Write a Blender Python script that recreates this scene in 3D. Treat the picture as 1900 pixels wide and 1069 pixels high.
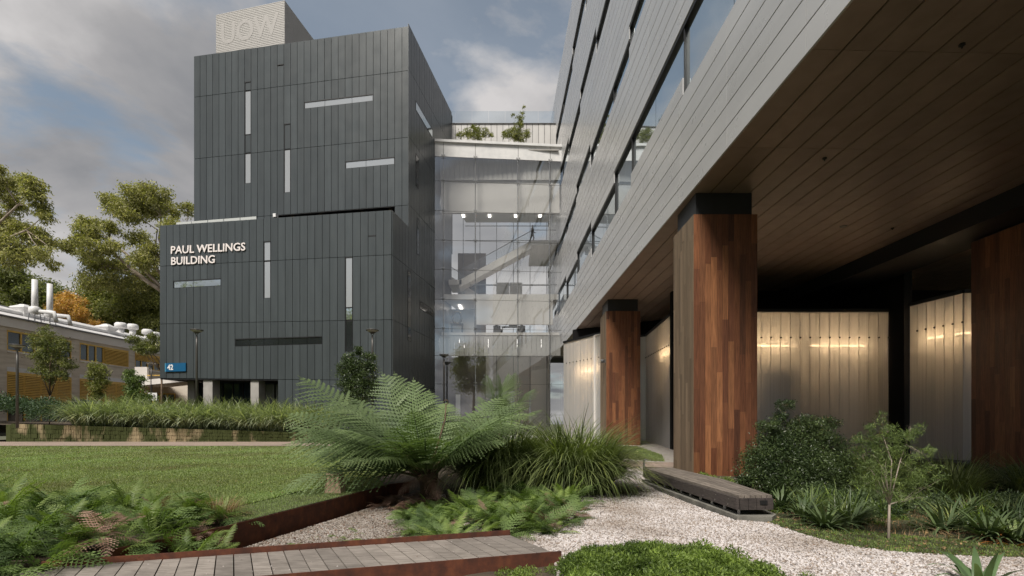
import bpy, math, random
import numpy as np
from mathutils import Vector, Matrix
for _o in list(bpy.data.objects): bpy.data.objects.remove(_o)
SC = bpy.context.scene
COL = SC.collection
R = random.Random(7)
NR = np.random.default_rng(11)
PI = math.pi
# ------------------------------------------------------------------ camera
EYE = 1.6
FP, CX, HZ = 954.0, 950.0, 785.0        # focal length / principal point measured off the 1900 px wide photograph
cam = bpy.data.cameras.new('camera'); cam_o = bpy.data.objects.new('camera', cam); COL.objects.link(cam_o)
cam_o.location = (0, 0, EYE); cam_o.rotation_euler = (PI/2, 0, 0)
cam.sensor_width = 36; cam.lens = 36*FP/1900.0
cam.shift_y = (HZ-534.5)/1900.0; cam.clip_start = 0.1; cam.clip_end = 3000
SC.camera = cam_o
# ------------------------------------------------------------------ sky, sun, exposure
SUN_EL, SUN_AZ = math.radians(53), math.radians(203)   # from behind the camera, to its left (azimuth from +Y, clockwise)
sun_dir = Vector((math.sin(SUN_AZ)*math.cos(SUN_EL), math.cos(SUN_AZ)*math.cos(SUN_EL), math.sin(SUN_EL)))
W = bpy.data.worlds.new('World'); SC.world = W; W.use_nodes = True
nt = W.node_tree; nt.nodes.clear()
def wn(t, **k):
    n = nt.nodes.new(t)
    for a, b in k.items(): setattr(n, a, b)
    return n
wo = wn('ShaderNodeOutputWorld'); sky = wn('ShaderNodeTexSky', sky_type='NISHITA', sun_disc=False)
sky.sun_elevation = SUN_EL; sky.sun_rotation = SUN_AZ
b1 = wn('ShaderNodeBackground'); b1.inputs[1].default_value = 0.05; hs = wn('ShaderNodeHueSaturation'); hs.inputs['Value'].default_value = 0.78; hs.inputs['Saturation'].default_value = 0.75; hs.inputs['Hue'].default_value = 0.485
nt.links.new(sky.outputs[0], hs.inputs['Color']); nt.links.new(hs.outputs[0], b1.inputs[0])
tc = wn('ShaderNodeTexCoord'); sep = wn('ShaderNodeSeparateXYZ'); nt.links.new(tc.outputs['Generated'], sep.inputs[0])
ad = wn('ShaderNodeMath', operation='ADD'); ad.inputs[1].default_value = 0.22; nt.links.new(sep.outputs[2], ad.inputs[0])
mx_ = wn('ShaderNodeMath', operation='MAXIMUM'); mx_.inputs[1].default_value = 0.12; nt.links.new(ad.outputs[0], mx_.inputs[0])
dvx = wn('ShaderNodeMath', operation='DIVIDE'); dvy = wn('ShaderNodeMath', operation='DIVIDE')
nt.links.new(sep.outputs[0], dvx.inputs[0]); nt.links.new(mx_.outputs[0], dvx.inputs[1])
nt.links.new(sep.outputs[1], dvy.inputs[0]); nt.links.new(mx_.outputs[0], dvy.inputs[1])
cmb = wn('ShaderNodeCombineXYZ'); nt.links.new(dvx.outputs[0], cmb.inputs[0]); nt.links.new(dvy.outputs[0], cmb.inputs[1])
cmb.inputs[2].default_value = 3.7
def wnoise(scale, detail, rough, dist=0.0):
    n = wn('ShaderNodeTexNoise'); n.inputs['Scale'].default_value = scale; n.inputs['Detail'].default_value = detail
    n.inputs['Roughness'].default_value = rough; n.inputs['Distortion'].default_value = dist
    nt.links.new(cmb.outputs[0], n.inputs['Vector']); return n
n1 = wnoise(1.7, 8, 0.56, 0.25); n2 = wnoise(1.5, 7, 0.52, 0.3)
def wramp(src, stops):
    r = wn('ShaderNodeValToRGB'); e = r.color_ramp.elements
    while len(e) > 1: e.remove(e[-1])
    e[0].position, e[0].color = stops[0][0], (*stops[0][1], 1)
    for p, c in stops[1:]:
        x = e.new(p); x.color = (*c, 1)
    nt.links.new(src, r.inputs[0]); return r
cov = wramp(n1.outputs[0], [(0.385, (0.2,)*3), (0.48, (1,)*3)])
ccol = wramp(n2.outputs[0], [(0.34, (0.074, 0.077, 0.084)), (0.5, (0.128, 0.126, 0.128)), (0.64, (0.215, 0.208, 0.206))])
b2 = wn('ShaderNodeBackground'); nt.links.new(ccol.outputs[0], b2.inputs[0]); b2.inputs[1].default_value = 1.0
mxs = wn('ShaderNodeMixShader'); nt.links.new(cov.outputs[0], mxs.inputs[0]); nt.links.new(b1.outputs[0], mxs.inputs[1]); nt.links.new(b2.outputs[0], mxs.inputs[2])
nt.links.new(mxs.outputs[0], wo.inputs[0])
sl = bpy.data.lights.new('sun', 'SUN'); sl.energy = 1.5; sl.angle = math.radians(20); sl.color = (1, 0.945, 0.86)
so = bpy.data.objects.new('sun', sl); COL.objects.link(so)
so.rotation_euler = (-sun_dir).to_track_quat('-Z', 'Y').to_euler()
SC.view_settings.view_transform = 'Standard'; SC.view_settings.look = 'None'
SC.view_settings.exposure = 1.6; SC.view_settings.gamma = 1; SC.view_settings.use_curve_mapping = False
SC.render.engine = 'CYCLES'
SC.cycles.max_bounces = 8; SC.cycles.transparent_max_bounces = 16; SC.cycles.diffuse_bounces = 5; SC.cycles.glossy_bounces = 4
SC.cycles.use_denoising = True; SC.cycles.caustics_reflective = False; SC.cycles.caustics_refractive = False

# ------------------------------------------------------------------ measuring helpers
def P(px, py, Y): return Vector(((px-CX)/FP*Y, Y, EYE+(HZ-py)/FP*Y))
def G(px, py, z=0.0):
    Y = (EYE-z)*FP/(py-HZ); return Vector(((px-CX)/FP*Y, Y, z))
class Wall:
    """vertical plane through two ground points"""
    def __init__(s, a, b):
        s.a = Vector((a[0], a[1])); s.b = Vector((b[0], b[1])); s.d = (s.b-s.a); s.L = s.d.length; s.d /= s.L
        s.n = Vector((s.d.y, -s.d.x))      # to the right of a->b
        if s.n.dot(-s.a) < 0: s.n = -s.n   # towards the camera
    def t(s, px):                          # distance along the wall seen at column px
        r = (px-CX)/FP
        return (r*s.a.y - s.a.x)/(s.d.x - r*s.d.y)
    def z(s, px, py):
        Y = s.a.y+s.d.y*s.t(px); return EYE+(HZ-py)/FP*Y
    def p(s, t, z, out=0.0):
        q = s.a+s.d*t+s.n*out; return Vector((q.x, q.y, z))
# ------------------------------------------------------------------ materials
def mat(name, base=(0.5, 0.5, 0.5), rough=0.6, metal=0.0, spec=0.5):
    m = bpy.data.materials.new(name); m.use_nodes = True
    b = m.node_tree.nodes['Principled BSDF']
    b.inputs['Base Color'].default_value = (*base, 1); b.inputs['Roughness'].default_value = rough
    b.inputs['Metallic'].default_value = metal; b.inputs['Specular IOR Level'].default_value = spec
    return m
def N(m, t, **k):
    n = m.node_tree.nodes.new(t)
    for a, b in k.items(): setattr(n, a, b)
    return n
def L(m, a, b): m.node_tree.links.new(a, b)
def BS(m): return m.node_tree.nodes['Principled BSDF']
def coord(m, scale=(1, 1, 1), kind='Object', rot=(0, 0, 0)):
    t = N(m, 'ShaderNodeTexCoord'); mp = N(m, 'ShaderNodeMapping'); mp.inputs['Scale'].default_value = scale
    mp.inputs['Rotation'].default_value = rot
    L(m, t.outputs[kind], mp.inputs[0]); return mp.outputs[0]
def noise(m, vec, scale, detail=4, rough=0.5, dist=0.0):
    n = N(m, 'ShaderNodeTexNoise'); n.inputs['Scale'].default_value = scale; n.inputs['Detail'].default_value = detail
    n.inputs['Roughness'].default_value = rough; n.inputs['Distortion'].default_value = dist; L(m, vec, n.inputs['Vector']); return n.outputs[0]
def ramp(m, src, stops):
    r = N(m, 'ShaderNodeValToRGB'); e = r.color_ramp.elements
    while len(e) > 1: e.remove(e[-1])
    e[0].position = stops[0][0]; e[0].color = (*stops[0][1], 1)
    for p, c in stops[1:]:
        x = e.new(p); x.color = (*c, 1)
    L(m, src, r.inputs[0]); return r.outputs[0]
def mixc(m, fac, a, b, mode='MIX'):
    n = N(m, 'ShaderNodeMix', data_type='RGBA', blend_type=mode)
    for s, v in ((n.inputs[0], fac), (n.inputs[6], a), (n.inputs[7], b)):
        if isinstance(v, (int, float)): s.default_value = v
        elif isinstance(v, tuple): s.default_value = (*v, 1)
        else: L(m, v, s)
    return n.outputs[2]
def bump(m, h, strength=0.3, dist=0.02):
    b = N(m, 'ShaderNodeBump'); b.inputs['Strength'].default_value = strength; b.inputs['Distance'].default_value = dist
    L(m, h, b.inputs['Height']); L(m, b.outputs[0], BS(m).inputs['Normal'])
def objrand(m): return N(m, 'ShaderNodeObjectInfo').outputs['Random']
def noisy(name, c1, c2, scale, rough=0.7, metal=0.0, bstr=0.2, bscale=None, stretch=(1, 1, 1), detail=6, spec=0.5, bd=0.02, lo=0.3, hi=0.7):
    m = mat(name, c1, rough, metal, spec); v = coord(m, stretch)
    f = noise(m, v, scale, detail); L(m, ramp(m, f, [(lo, c1), (hi, c2)]), BS(m).inputs['Base Color'])
    if bstr: bump(m, noise(m, v, bscale or scale*4, 5), bstr, bd)
    return m
def cladding(name, base, rough, metal, var=0.12, streak=(1.2, 1.2, .12), spec=0.5, buckle=0.06):
    """coated metal sheet: every sheet a touch different, faint rain streaks, oil-canning"""
    m = mat(name, base, rough, metal, spec); v = coord(m, streak)
    f = noise(m, v, 2.2, 5)
    c = ramp(m, f, [(0.3, tuple(x*(1-var) for x in base)), (0.7, tuple(x*(1+var) for x in base))])
    g = ramp(m, objrand(m), [(0, (1-var,)*3), (1, (1+var,)*3)])
    L(m, mixc(m, 1.0, c, g, 'MULTIPLY'), BS(m).inputs['Base Color'])
    r = N(m, 'ShaderNodeMapRange'); r.inputs[3].default_value = rough-.06; r.inputs[4].default_value = rough+.1
    L(m, noise(m, coord(m, (1, 1, 1)), 1.1, 4), r.inputs[0]); L(m, r.outputs[0], BS(m).inputs['Roughness'])
    if buckle: bump(m, noise(m, coord(m, (1, 1, 1)), 0.9, 1), buckle, 0.03)
    return m
M = {}
M['dark_clad'] = cladding('dark_cladding', (0.056, 0.066, 0.071), 0.30, 0.0, 0.11)
M['dark_back'] = mat('cladding_shadow_gap', (0.012, 0.012, 0.013), 0.8)
M['alu'] = cladding('silver_cladding', (0.60, 0.595, 0.60), 0.27, 0.15, 0.05, (0.12, .12, 1), buckle=0)
M['alu_dark'] = cladding('grey_trim', (0.16, 0.16, 0.165), 0.4, 0.4, 0.05)
M['soffit'] = cladding('brown_soffit', (0.29, 0.215, 0.18), 0.40, 0.0, 0.1)
M['black'] = mat('black_paint', (0.012, 0.012, 0.013), 0.45)
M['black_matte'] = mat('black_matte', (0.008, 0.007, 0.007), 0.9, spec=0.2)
M['cap_metal'] = cladding('column_cap_metal', (0.035, 0.037, 0.04), 0.4, 0.3, 0.1)
M['pale_clad'] = cladding('pale_cladding', (0.50, 0.485, 0.47), 0.5, 0.1, 0.06)
M['concrete'] = noisy('concrete', (0.30, 0.285, 0.265), (0.42, 0.40, 0.375), 1.5, 0.85, bstr=0.25, bscale=18)
M['damp_concrete'] = noisy('damp_concrete', (0.10, 0.095, 0.085), (0.24, 0.23, 0.20), 3.0, 0.85, bstr=0.3, bscale=20)
M['white_metal'] = noisy('white_metal', (0.62, 0.62, 0.62), (0.75, 0.74, 0.73), 2.0, 0.45, bstr=0.05)
M['white_wall'] = mat('white_render', (0.80, 0.79, 0.785), 0.8)
M['steel'] = mat('stainless_steel', (0.55, 0.55, 0.55), 0.25, 1.0)
M['post_metal'] = mat('post_metal', (0.09, 0.085, 0.08), 0.45, 0.4)
M['lamp_lens'] = mat('lamp_lens', (0.35, 0.35, 0.34), 0.2)
M['yellow'] = noisy('yellow_paint', (0.60, 0.37, 0.07), (0.68, 0.44, 0.10), 3, 0.5, bstr=0.05)
M['sign_blue'] = mat('sign_blue', (0.01, 0.10, 0.22), 0.35)
M['sign_light'] = mat('sign_light_blue', (0.08, 0.30, 0.45), 0.35)
M['letter_white'] = mat('letter_white', (0.85, 0.78, 0.76), 0.4)
M['sign_white'] = mat('sign_white', (0.8, 0.8, 0.8), 0.4)
M['window_dark'] = mat('window_dark', (0.015, 0.018, 0.02), 0.08, spec=0.8)
def pane_mat(name, base, metal, rough):
    m = mat(name, base, rough, metal, 0.9); bump(m, noise(m, coord(m), 0.5, 2), 0.05, 0.05); return m
M['mirror'] = pane_mat('sky_reflecting_glass', (0.62, 0.70, 0.74), 0.92, 0.03)
M['blind_glass'] = pane_mat('blind_backed_glass', (0.42, 0.44, 0.46), 0.35, 0.18)
M['blue_glass'] = pane_mat('blue_tinted_glass', (0.02, 0.035, 0.05), 0.0, 0.08)
def clear_glass(name, refl, tint):
    m = bpy.data.materials.new(name); m.use_nodes = True; m.node_tree.nodes.clear()
    o = N(m, 'ShaderNodeOutputMaterial'); t = N(m, 'ShaderNodeBsdfTransparent'); t.inputs[0].default_value = (*tint, 1)
    g = N(m, 'ShaderNodeBsdfGlossy'); g.inputs['Roughness'].default_value = 0.02; g.inputs['Color'].default_value = (0.95, 0.97, 1, 1)
    lw = N(m, 'ShaderNodeLayerWeight'); lw.inputs[0].default_value = 0.25
    r = N(m, 'ShaderNodeMapRange'); r.inputs[3].default_value = refl; r.inputs[4].default_value = 0.95; pw = N(m, 'ShaderNodeMath', operation='POWER'); pw.inputs[1].default_value = 3.5; lw.inputs[0].default_value = .5; L(m, lw.outputs['Facing'], pw.inputs[0]); L(m, pw.outputs[0], r.inputs[0])
    s = N(m, 'ShaderNodeMixShader'); L(m, r.outputs[0], s.inputs[0]); L(m, t.outputs[0], s.inputs[1]); L(m, g.outputs[0], s.inputs[2]); L(m, s.outputs[0], o.inputs[0])
    return m
M['glass'] = clear_glass('clear_glass', 0.24, (0.93, 0.94, 0.93))
M['thin_glass'] = clear_glass('balustrade_glass', 0.12, (0.92, 0.95, 0.96))
def polycarb():
    m = bpy.data.materials.new('ribbed_polycarbonate'); m.use_nodes = True; m.node_tree.nodes.clear()
    o = N(m, 'ShaderNodeOutputMaterial'); d = N(m, 'ShaderNodeBsdfDiffuse'); t = N(m, 'ShaderNodeBsdfTranslucent'); g = N(m, 'ShaderNodeBsdfGlossy')
    tr = N(m, 'ShaderNodeBsdfTransparent'); tr.inputs[0].default_value = (0.8, 0.8, 0.78, 1)
    v = coord(m, (9, 9, 0.05)); f = noise(m, v, 2.0, 4)
    c = ramp(m, f, [(0.3, (0.66, 0.66, 0.655)), (0.7, (0.78, 0.775, 0.77))])
    L(m, c, d.inputs[0]); L(m, ramp(m, f, [(0.3, (0.74, 0.72, 0.69)), (0.7, (0.90, 0.88, 0.85))]), t.inputs[0]); g.inputs['Roughness'].default_value = 0.25
    a = N(m, 'ShaderNodeMixShader'); a.inputs[0].default_value = 0.5; L(m, d.outputs[0], a.inputs[1]); L(m, t.outputs[0], a.inputs[2])
    b = N(m, 'ShaderNodeMixShader'); b.inputs[0].default_value = 0.12; L(m, a.outputs[0], b.inputs[1]); L(m, g.outputs[0], b.inputs[2])
    e = N(m, 'ShaderNodeMixShader'); e.inputs[0].default_value = 0.20; L(m, b.outputs[0], e.inputs[1]); L(m, tr.outputs[0], e.inputs[2])
    L(m, e.outputs[0], o.inputs[0]); return m
M['poly'] = polycarb()
def emit(name, col, s):
    m = bpy.data.materials.new(name); m.use_nodes = True; m.node_tree.nodes.clear()
    o = N(m, 'ShaderNodeOutputMaterial'); e = N(m, 'ShaderNodeEmission'); e.inputs[0].default_value = (*col, 1); e.inputs[1].default_value = s
    L(m, e.outputs[0], o.inputs[0]); return m
M['tube'] = emit('warm_tube_light', (1, 0.70, 0.40), 17.0)
M['downlight'] = emit('downlight_glow', (1, 0.72, 0.36), 2.2)
def timber(name, stops, grain=0.5, rough=0.42):
    m = mat(name, stops[0], rough); v = coord(m, (14, 14, 0.7)); 
    g = noise(m, v, 2.4, 7, 0.6, 0.6)
    k = len(stops); base = ramp(m, objrand(m), [(i/(k-1), s) for i, s in enumerate(stops)])
    gr = ramp(m, g, [(0.3, (1-grain,)*3), (0.7, (1+grain*.45,)*3)])
    L(m, mixc(m, 1.0, base, gr, 'MULTIPLY'), BS(m).inputs['Base Color']); bump(m, g, 0.25, 0.004); return m
M['timber'] = timber('oiled_timber', [(0.081, 0.033, 0.019), (0.253, 0.100, 0.044), (0.138, 0.051, 0.025), (0.345, 0.147, 0.064), (0.103, 0.040, 0.021), (0.207, 0.080, 0.037), (0.149, 0.057, 0.029), (0.287, 0.118, 0.051)], 0.5)
M['timber_grey'] = timber('weathered_timber', [(0.14, 0.098, 0.062), (0.25, 0.18, 0.115), (0.18, 0.125, 0.078), (0.28, 0.20, 0.13)], 0.3, 0.7)
def decktimber(name, a, b, sc=(10, 1.2, 10), rot=(0, 0, 0)):
    m = mat(name, a, 0.8); v = coord(m, sc, rot=rot); g = noise(m, v, 2.2, 8, 0.65, 0.4)
    s = noise(m, coord(m), 3.0, 4)
    c = ramp(m, g, [(0.3, a), (0.62, b)]); t = ramp(m, objrand(m), [(0, (0.78,)*3), (1, (1.18,)*3)])
    c = mixc(m, 1.0, c, t, 'MULTIPLY'); c = mixc(m, ramp(m, s, [(0.45, (0,)*3), (0.75, (0.5,)*3)]), c, (0.07, 0.06, 0.05))
    L(m, c, BS(m).inputs['Base Color']); bump(m, g, 0.5, 0.004); return m
DECK_ANG = math.atan2(-.88, .48)
M['deck'] = decktimber('silvered_deck_timber', (0.135, 0.115, 0.10), (0.31, 0.275, 0.245), (2, 22, 10), (0, 0, -DECK_ANG))
M['bench'] = decktimber('bench_timber', (0.10, 0.082, 0.068), (0.24, 0.205, 0.175), (22, 1.6, 22))
M['bench_dark'] = decktimber('bench_dark_timber', (0.022, 0.018, 0.017), (0.065, 0.052, 0.048), (2.5, 2.5, 30))
def corten():
    m = mat('corten_steel', (0.12, 0.035, 0.018), 0.85); v = coord(m)
    f = noise(m, v, 5, 8, 0.65); f2 = noise(m, coord(m, (6, 6, 0.6)), 3, 4)
    c = ramp(m, f, [(0.3, (0.045, 0.018, 0.012)), (0.52, (0.11, 0.034, 0.017)), (0.72, (0.19, 0.062, 0.026))])
    L(m, mixc(m, ramp(m, f2, [(0.5, (0,)*3), (0.8, (.5,)*3)]), c, (0.05, 0.02, 0.015)), BS(m).inputs['Base Color'])
    bump(m, noise(m, v, 60, 4), 0.3, 0.003); return m
M['corten'] = corten()
def leaf(name, a, b, back=0.35, rough=0.5, nscale=1.6, island=True):
    m = bpy.data.materials.new(name); m.use_nodes = True; nd = m.node_tree.nodes; bs = nd['Principled BSDF']
    v = coord(m); f = noise(m, v, nscale, 4)
    c = ramp(m, f, [(0.34, a), (0.66, b)])
    if island:
        g = N(m, 'ShaderNodeNewGeometry'); c = mixc(m, 1.0, c, ramp(m, g.outputs['Random Per Island'], [(0, (0.66,)*3), (0.8, (1.2,)*3), (1, (1.7, 1.6, 1.2))]), 'MULTIPLY')
    else:
        c = mixc(m, 1.0, c, ramp(m, objrand(m), [(0, (0.75,)*3), (1, (1.25,)*3)]), 'MULTIPLY')
    L(m, c, bs.inputs['Base Color']); bs.inputs['Roughness'].default_value = rough; bs.inputs['Specular IOR Level'].default_value = 0.35
    t = N(m, 'ShaderNodeBsdfTranslucent'); L(m, mixc(m, 1.0, c, (1.3, 1.5, 0.6), 'MULTIPLY'), t.inputs[0])
    s = N(m, 'ShaderNodeMixShader'); s.inputs[0].default_value = back; o = nd['Material Output']
    L(m, bs.outputs[0], s.inputs[1]); L(m, t.outputs[0], s.inputs[2]); L(m, s.outputs[0], o.inputs[0]); return m
M['euc'] = leaf('eucalypt_leaf', (0.20, 0.20, 0.07), (0.40, 0.38, 0.17))
M['euc_dark'] = leaf('dark_eucalypt_leaf', (0.13, 0.145, 0.045), (0.27, 0.275, 0.10))
M['autumn'] = leaf('autumn_leaf', (0.46, 0.25, 0.08), (0.62, 0.40, 0.15))
M['hill_leaf'] = leaf('olive_leaf', (0.10, 0.12, 0.04), (0.22, 0.23, 0.09))
M['shrub'] = leaf('glossy_shrub_leaf', (0.03, 0.05, 0.02), (0.085, 0.12, 0.045), 0.15, 0.35)
M['low_shrub'] = leaf('low_shrub_leaf', (0.04, 0.07, 0.035), (0.09, 0.14, 0.075), 0.2)
M['conifer'] = leaf('needle_leaf', (0.075, 0.115, 0.035), (0.19, 0.25, 0.09), 0.3)
M['fern'] = leaf('fern_frond', (0.12, 0.185, 0.04), (0.27, 0.35, 0.10), 0.35, 0.5, 2.5, False)
M['tree_fern'] = leaf('tree_fern_frond', (0.06, 0.105, 0.038), (0.24, 0.31, 0.14), 0.3, 0.5, 1.2, False)
M['fern_dark'] = leaf('dark_fern_frond', (0.05, 0.09, 0.028), (0.20, 0.28, 0.09), 0.3, 0.5, 1.4, False)
M['fern_dead'] = leaf('withered_fern_frond', (0.16, 0.09, 0.06), (0.34, 0.22, 0.17), 0.2, 0.8, 5, False)
M['fern_rust'] = leaf('rusty_fern_frond', (0.28, 0.09, 0.015), (0.42, 0.16, 0.03), 0.2, 0.8, 5, False)
M['strap'] = leaf('strap_leaf', (0.075, 0.105, 0.035), (0.21, 0.25, 0.10), 0.25, 0.4)
M['strap_pale'] = leaf('pale_strap_leaf', (0.20, 0.24, 0.14), (0.46, 0.50, 0.35), 0.3, 0.5)
M['agave'] = leaf('broad_leaf', (0.05, 0.08, 0.035), (0.13, 0.175, 0.08), 0.15, 0.4)
M['cover'] = leaf('ground_cover_leaf', (0.06, 0.10, 0.022), (0.24, 0.33, 0.08), 0.35, 0.5, 3.0)
M['dry'] = leaf('dry_grass', (0.20, 0.13, 0.07), (0.33, 0.23, 0.14), 0.2, 0.8)
M['blade'] = leaf('lawn_blade', (0.17, 0.185, 0.075), (0.24, 0.32, 0.12), 0.35, 0.6, 0.35)
M['bark_pale'] = noisy('pale_bark', (0.20, 0.15, 0.11), (0.42, 0.36, 0.30), 1.6, 0.8, bstr=0.2)
M['bark_dark'] = noisy('dark_bark', (0.03, 0.02, 0.012), (0.10, 0.062, 0.035), 9, 0.95, bstr=0.8, bscale=30)
M['stem'] = noisy('brown_stem', (0.07, 0.045, 0.025), (0.16, 0.11, 0.07), 9, 0.8)
M['rachis'] = mat('green_rachis', (0.06, 0.055, 0.02), 0.6)

# ------------------------------------------------------------------ object helpers
def link(o): COL.objects.link(o); return o
def tag(o, label=None, cat=None, group=None, kind=None):
    if label: o['label'] = label
    if cat: o['category'] = cat
    if group: o['group'] = group
    if kind: o['kind'] = kind
    return o
def thing(name, label, cat, loc=(0, 0, 0), group=None, rz=0):
    o = bpy.data.objects.new(name, None); o.location = loc; o.rotation_euler = (0, 0, rz); o.empty_display_size = .2
    link(o); return tag(o, label, cat, group)
def put(o, parent, world=True):
    """parent o; world=True: o's mesh is written in world coordinates"""
    if parent is not None:
        o.parent = parent
        if world:
            m = Matrix.Translation(parent.location) @ parent.rotation_euler.to_matrix().to_4x4()
            q = parent.parent
            if q is not None: m = WORLD.get(parent.name, m)
            o.matrix_parent_inverse = m.inverted()
            WORLD[o.name] = Matrix.Identity(4)
    return o
WORLD = {}
class MB:
    def __init__(s): s.v = []; s.f = []; s.sm = False
    def add(s, vs, fs):
        n = len(s.v); s.v += [tuple(x) for x in vs]; s.f += [tuple(i+n for i in f) for f in fs]; return s
    def quad(s, a, b, c, d): return s.add([a, b, c, d], [(0, 1, 2, 3)])
    def hexa(s, p):   # 8 corners: bottom 4 ccw, top 4
        return s.add(p, [(0, 3, 2, 1), (4, 5, 6, 7), (0, 1, 5, 4), (1, 2, 6, 5), (2, 3, 7, 6), (3, 0, 4, 7)])
    def box(s, x0, x1, y0, y1, z0, z1):
        return s.hexa([(x0, y0, z0), (x1, y0, z0), (x1, y1, z0), (x0, y1, z0), (x0, y0, z1), (x1, y0, z1), (x1, y1, z1), (x0, y1, z1)])
    def slab(s, pts, z0, z1):
        """prism over a ground polygon; z0/z1 numbers or lists"""
        n = len(pts); a = z0 if isinstance(z0, (list, tuple)) else [z0]*n; b = z1 if isinstance(z1, (list, tuple)) else [z1]*n
        vs = [(p[0], p[1], a[i]) for i, p in enumerate(pts)]+[(p[0], p[1], b[i]) for i, p in enumerate(pts)]
        return s.add(vs, [tuple(range(n))[::-1], tuple(range(n, 2*n))]+[(i, (i+1) % n, n+(i+1) % n, n+i) for i in range(n)])
    def tube(s, pts, rad, k=6, cap=True):
        pts = [Vector(p) for p in pts]; n0 = len(s.v)
        rad = rad if isinstance(rad, (list, tuple)) else [rad]*len(pts)
        for i, p in enumerate(pts):
            d = (pts[min(i+1, len(pts)-1)]-pts[max(i-1, 0)]).normalized()
            u = d.cross(Vector((0, 0, 1)));
            if u.length < 1e-3: u = Vector((1, 0, 0))
            u.normalize(); w = d.cross(u)
            for j in range(k):
                a = 2*PI*j/k; s.v.append(tuple(p+(u*math.cos(a)+w*math.sin(a))*rad[i]))
        for i in range(len(pts)-1):
            for j in range(k):
                a = n0+i*k+j; b = n0+i*k+(j+1) % k; s.f.append((a, b, b+k, a+k))
        if cap: s.f.append(tuple(n0+j for j in range(k))[::-1]); s.f.append(tuple(n0+(len(pts)-1)*k+j for j in range(k)))
        return s
    def lathe(s, c, prof, k=16):
        n0 = len(s.v)
        for r, z in prof:
            for j in range(k):
                a = 2*PI*j/k; s.v.append((c[0]+r*math.cos(a), c[1]+r*math.sin(a), c[2]+z))
        for i in range(len(prof)-1):
            for j in range(k):
                a = n0+i*k+j; b = n0+i*k+(j+1) % k; s.f.append((a, b, b+k, a+k))
        s.f.append(tuple(n0+j for j in range(k))[::-1]); s.f.append(tuple(n0+(len(prof)-1)*k+j for j in range(k)))
        return s
    def wallbox(s, w, t0, t1, z0, z1, o0, o1):
        """box on a Wall: along t0..t1, height z0..z1 (numbers or (left,right)), depth o0..o1 towards the camera"""
        za, zb = z0 if isinstance(z0, tuple) else (z0, z0); zc, zd = z1 if isinstance(z1, tuple) else (z1, z1)
        return s.hexa([w.p(t0, za, o1), w.p(t1, zb, o1), w.p(t1, zb, o0), w.p(t0, za, o0), w.p(t0, zc, o1), w.p(t1, zd, o1), w.p(t1, zd, o0), w.p(t0, zc, o0)])
    def build(s, name, m, parent=None, smooth=False, world=True):
        me = bpy.data.meshes.new(name); me.from_pydata(s.v, [], s.f)
        if isinstance(m, (list, tuple)):
            for x in m: me.materials.append(x)
        else: me.materials.append(m)
        me.update()
        if smooth: me.shade_smooth()
        o = link(bpy.data.objects.new(name, me)); return put(o, parent, world)
def npmesh(name, V, F, m, parent=None, world=True, smooth=False):
    """V (n,3) array, F (m,3 or 4) array"""
    me = bpy.data.meshes.new(name); n, k = F.shape
    me.vertices.add(len(V)); me.vertices.foreach_set('co', V.astype(np.float32).ravel())
    me.loops.add(n*k); me.loops.foreach_set('vertex_index', F.astype(np.int32).ravel())
    me.polygons.add(n); me.polygons.foreach_set('loop_start', np.arange(0, n*k, k, dtype=np.int32))
    me.materials.append(m); me.update(calc_edges=True); me.validate()
    if smooth: me.shade_smooth()
    o = link(bpy.data.objects.new(name, me)); return put(o, parent, world)
def copy_tree(o, parent=None):
    c = o.copy(); link(c)
    if parent is not None: c.parent = parent; c.matrix_parent_inverse = o.matrix_parent_inverse.copy()
    for ch in list(o.children): copy_tree(ch, c)
    return c
def unit(a): return a/np.maximum(np.linalg.norm(a, axis=-1, keepdims=True), 1e-9)
def leaves_np(pos, dirs, length, width, droop=0.0):
    """folded diamond leaves, 2 triangles each -> V,F"""
    n = len(pos); d = unit(dirs); r = NR.normal(size=(n, 3)); s = unit(np.cross(d, r)); up = np.cross(s, d)
    Ln = (length if np.ndim(length) else np.full(n, length))[:, None]; Wd = (width if np.ndim(width) else np.full(n, width))[:, None]
    a = pos; b = pos+d*Ln*0.45+s*Wd*0.5+up*Wd*0.15; c = pos+d*Ln-np.array([0, 0, droop])*Ln; e = pos+d*Ln*0.45-s*Wd*0.5+up*Wd*0.15
    V = np.stack([a, b, c, e], 1).reshape(-1, 3); i = np.arange(n)*4
    return V, np.concatenate([np.stack([i, i+1, i+2], 1), np.stack([i, i+2, i+3], 1)])
def merge(lst):
    V = []; F = []; n = 0
    for v, f in lst: V.append(v); F.append(f+n); n += len(v)
    return np.concatenate(V), np.concatenate(F)
def ribbons(bases, az, length, lean, width, droop, seg=6, fold=0.25, twist=0.0):
    """arching strap leaves: arrays; returns quads"""
    n = len(bases); t = np.linspace(0, 1, seg+1)
    V = np.zeros((n, seg+1, 2, 3))
    ca, sa = np.cos(az), np.sin(az)
    for k, u in enumerate(t):
        ang = lean+droop*u**1.4                     # angle from vertical
        # integrate position
        if k == 0: h = np.zeros(n); z = np.zeros(n)
        else:
            um = (t[k]+t[k-1])/2; am = lean+droop*um**1.4
            h = h+np.sin(am)*length/seg; z = z+np.cos(am)*length/seg
        w = width*(1-u**2.2)*(0.55+0.45*min(1, u*4+0.2))*0.5+0.0006
        c = bases+np.stack([ca*h, sa*h, z], 1); side = np.stack([-sa, ca, np.zeros(n)], 1)
        V[:, k, 0] = c-side*w[:, None]; V[:, k, 1] = c+side*w[:, None]
    V = V.reshape(n, -1, 3); base = (np.arange(n)*(seg+1)*2)[:, None]
    F = []
    for k in range(seg): F.append(np.concatenate([base+2*k, base+2*k+1, base+2*k+3, base+2*k+2], 1))
    return V.reshape(-1, 3), np.concatenate(F)
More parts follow.
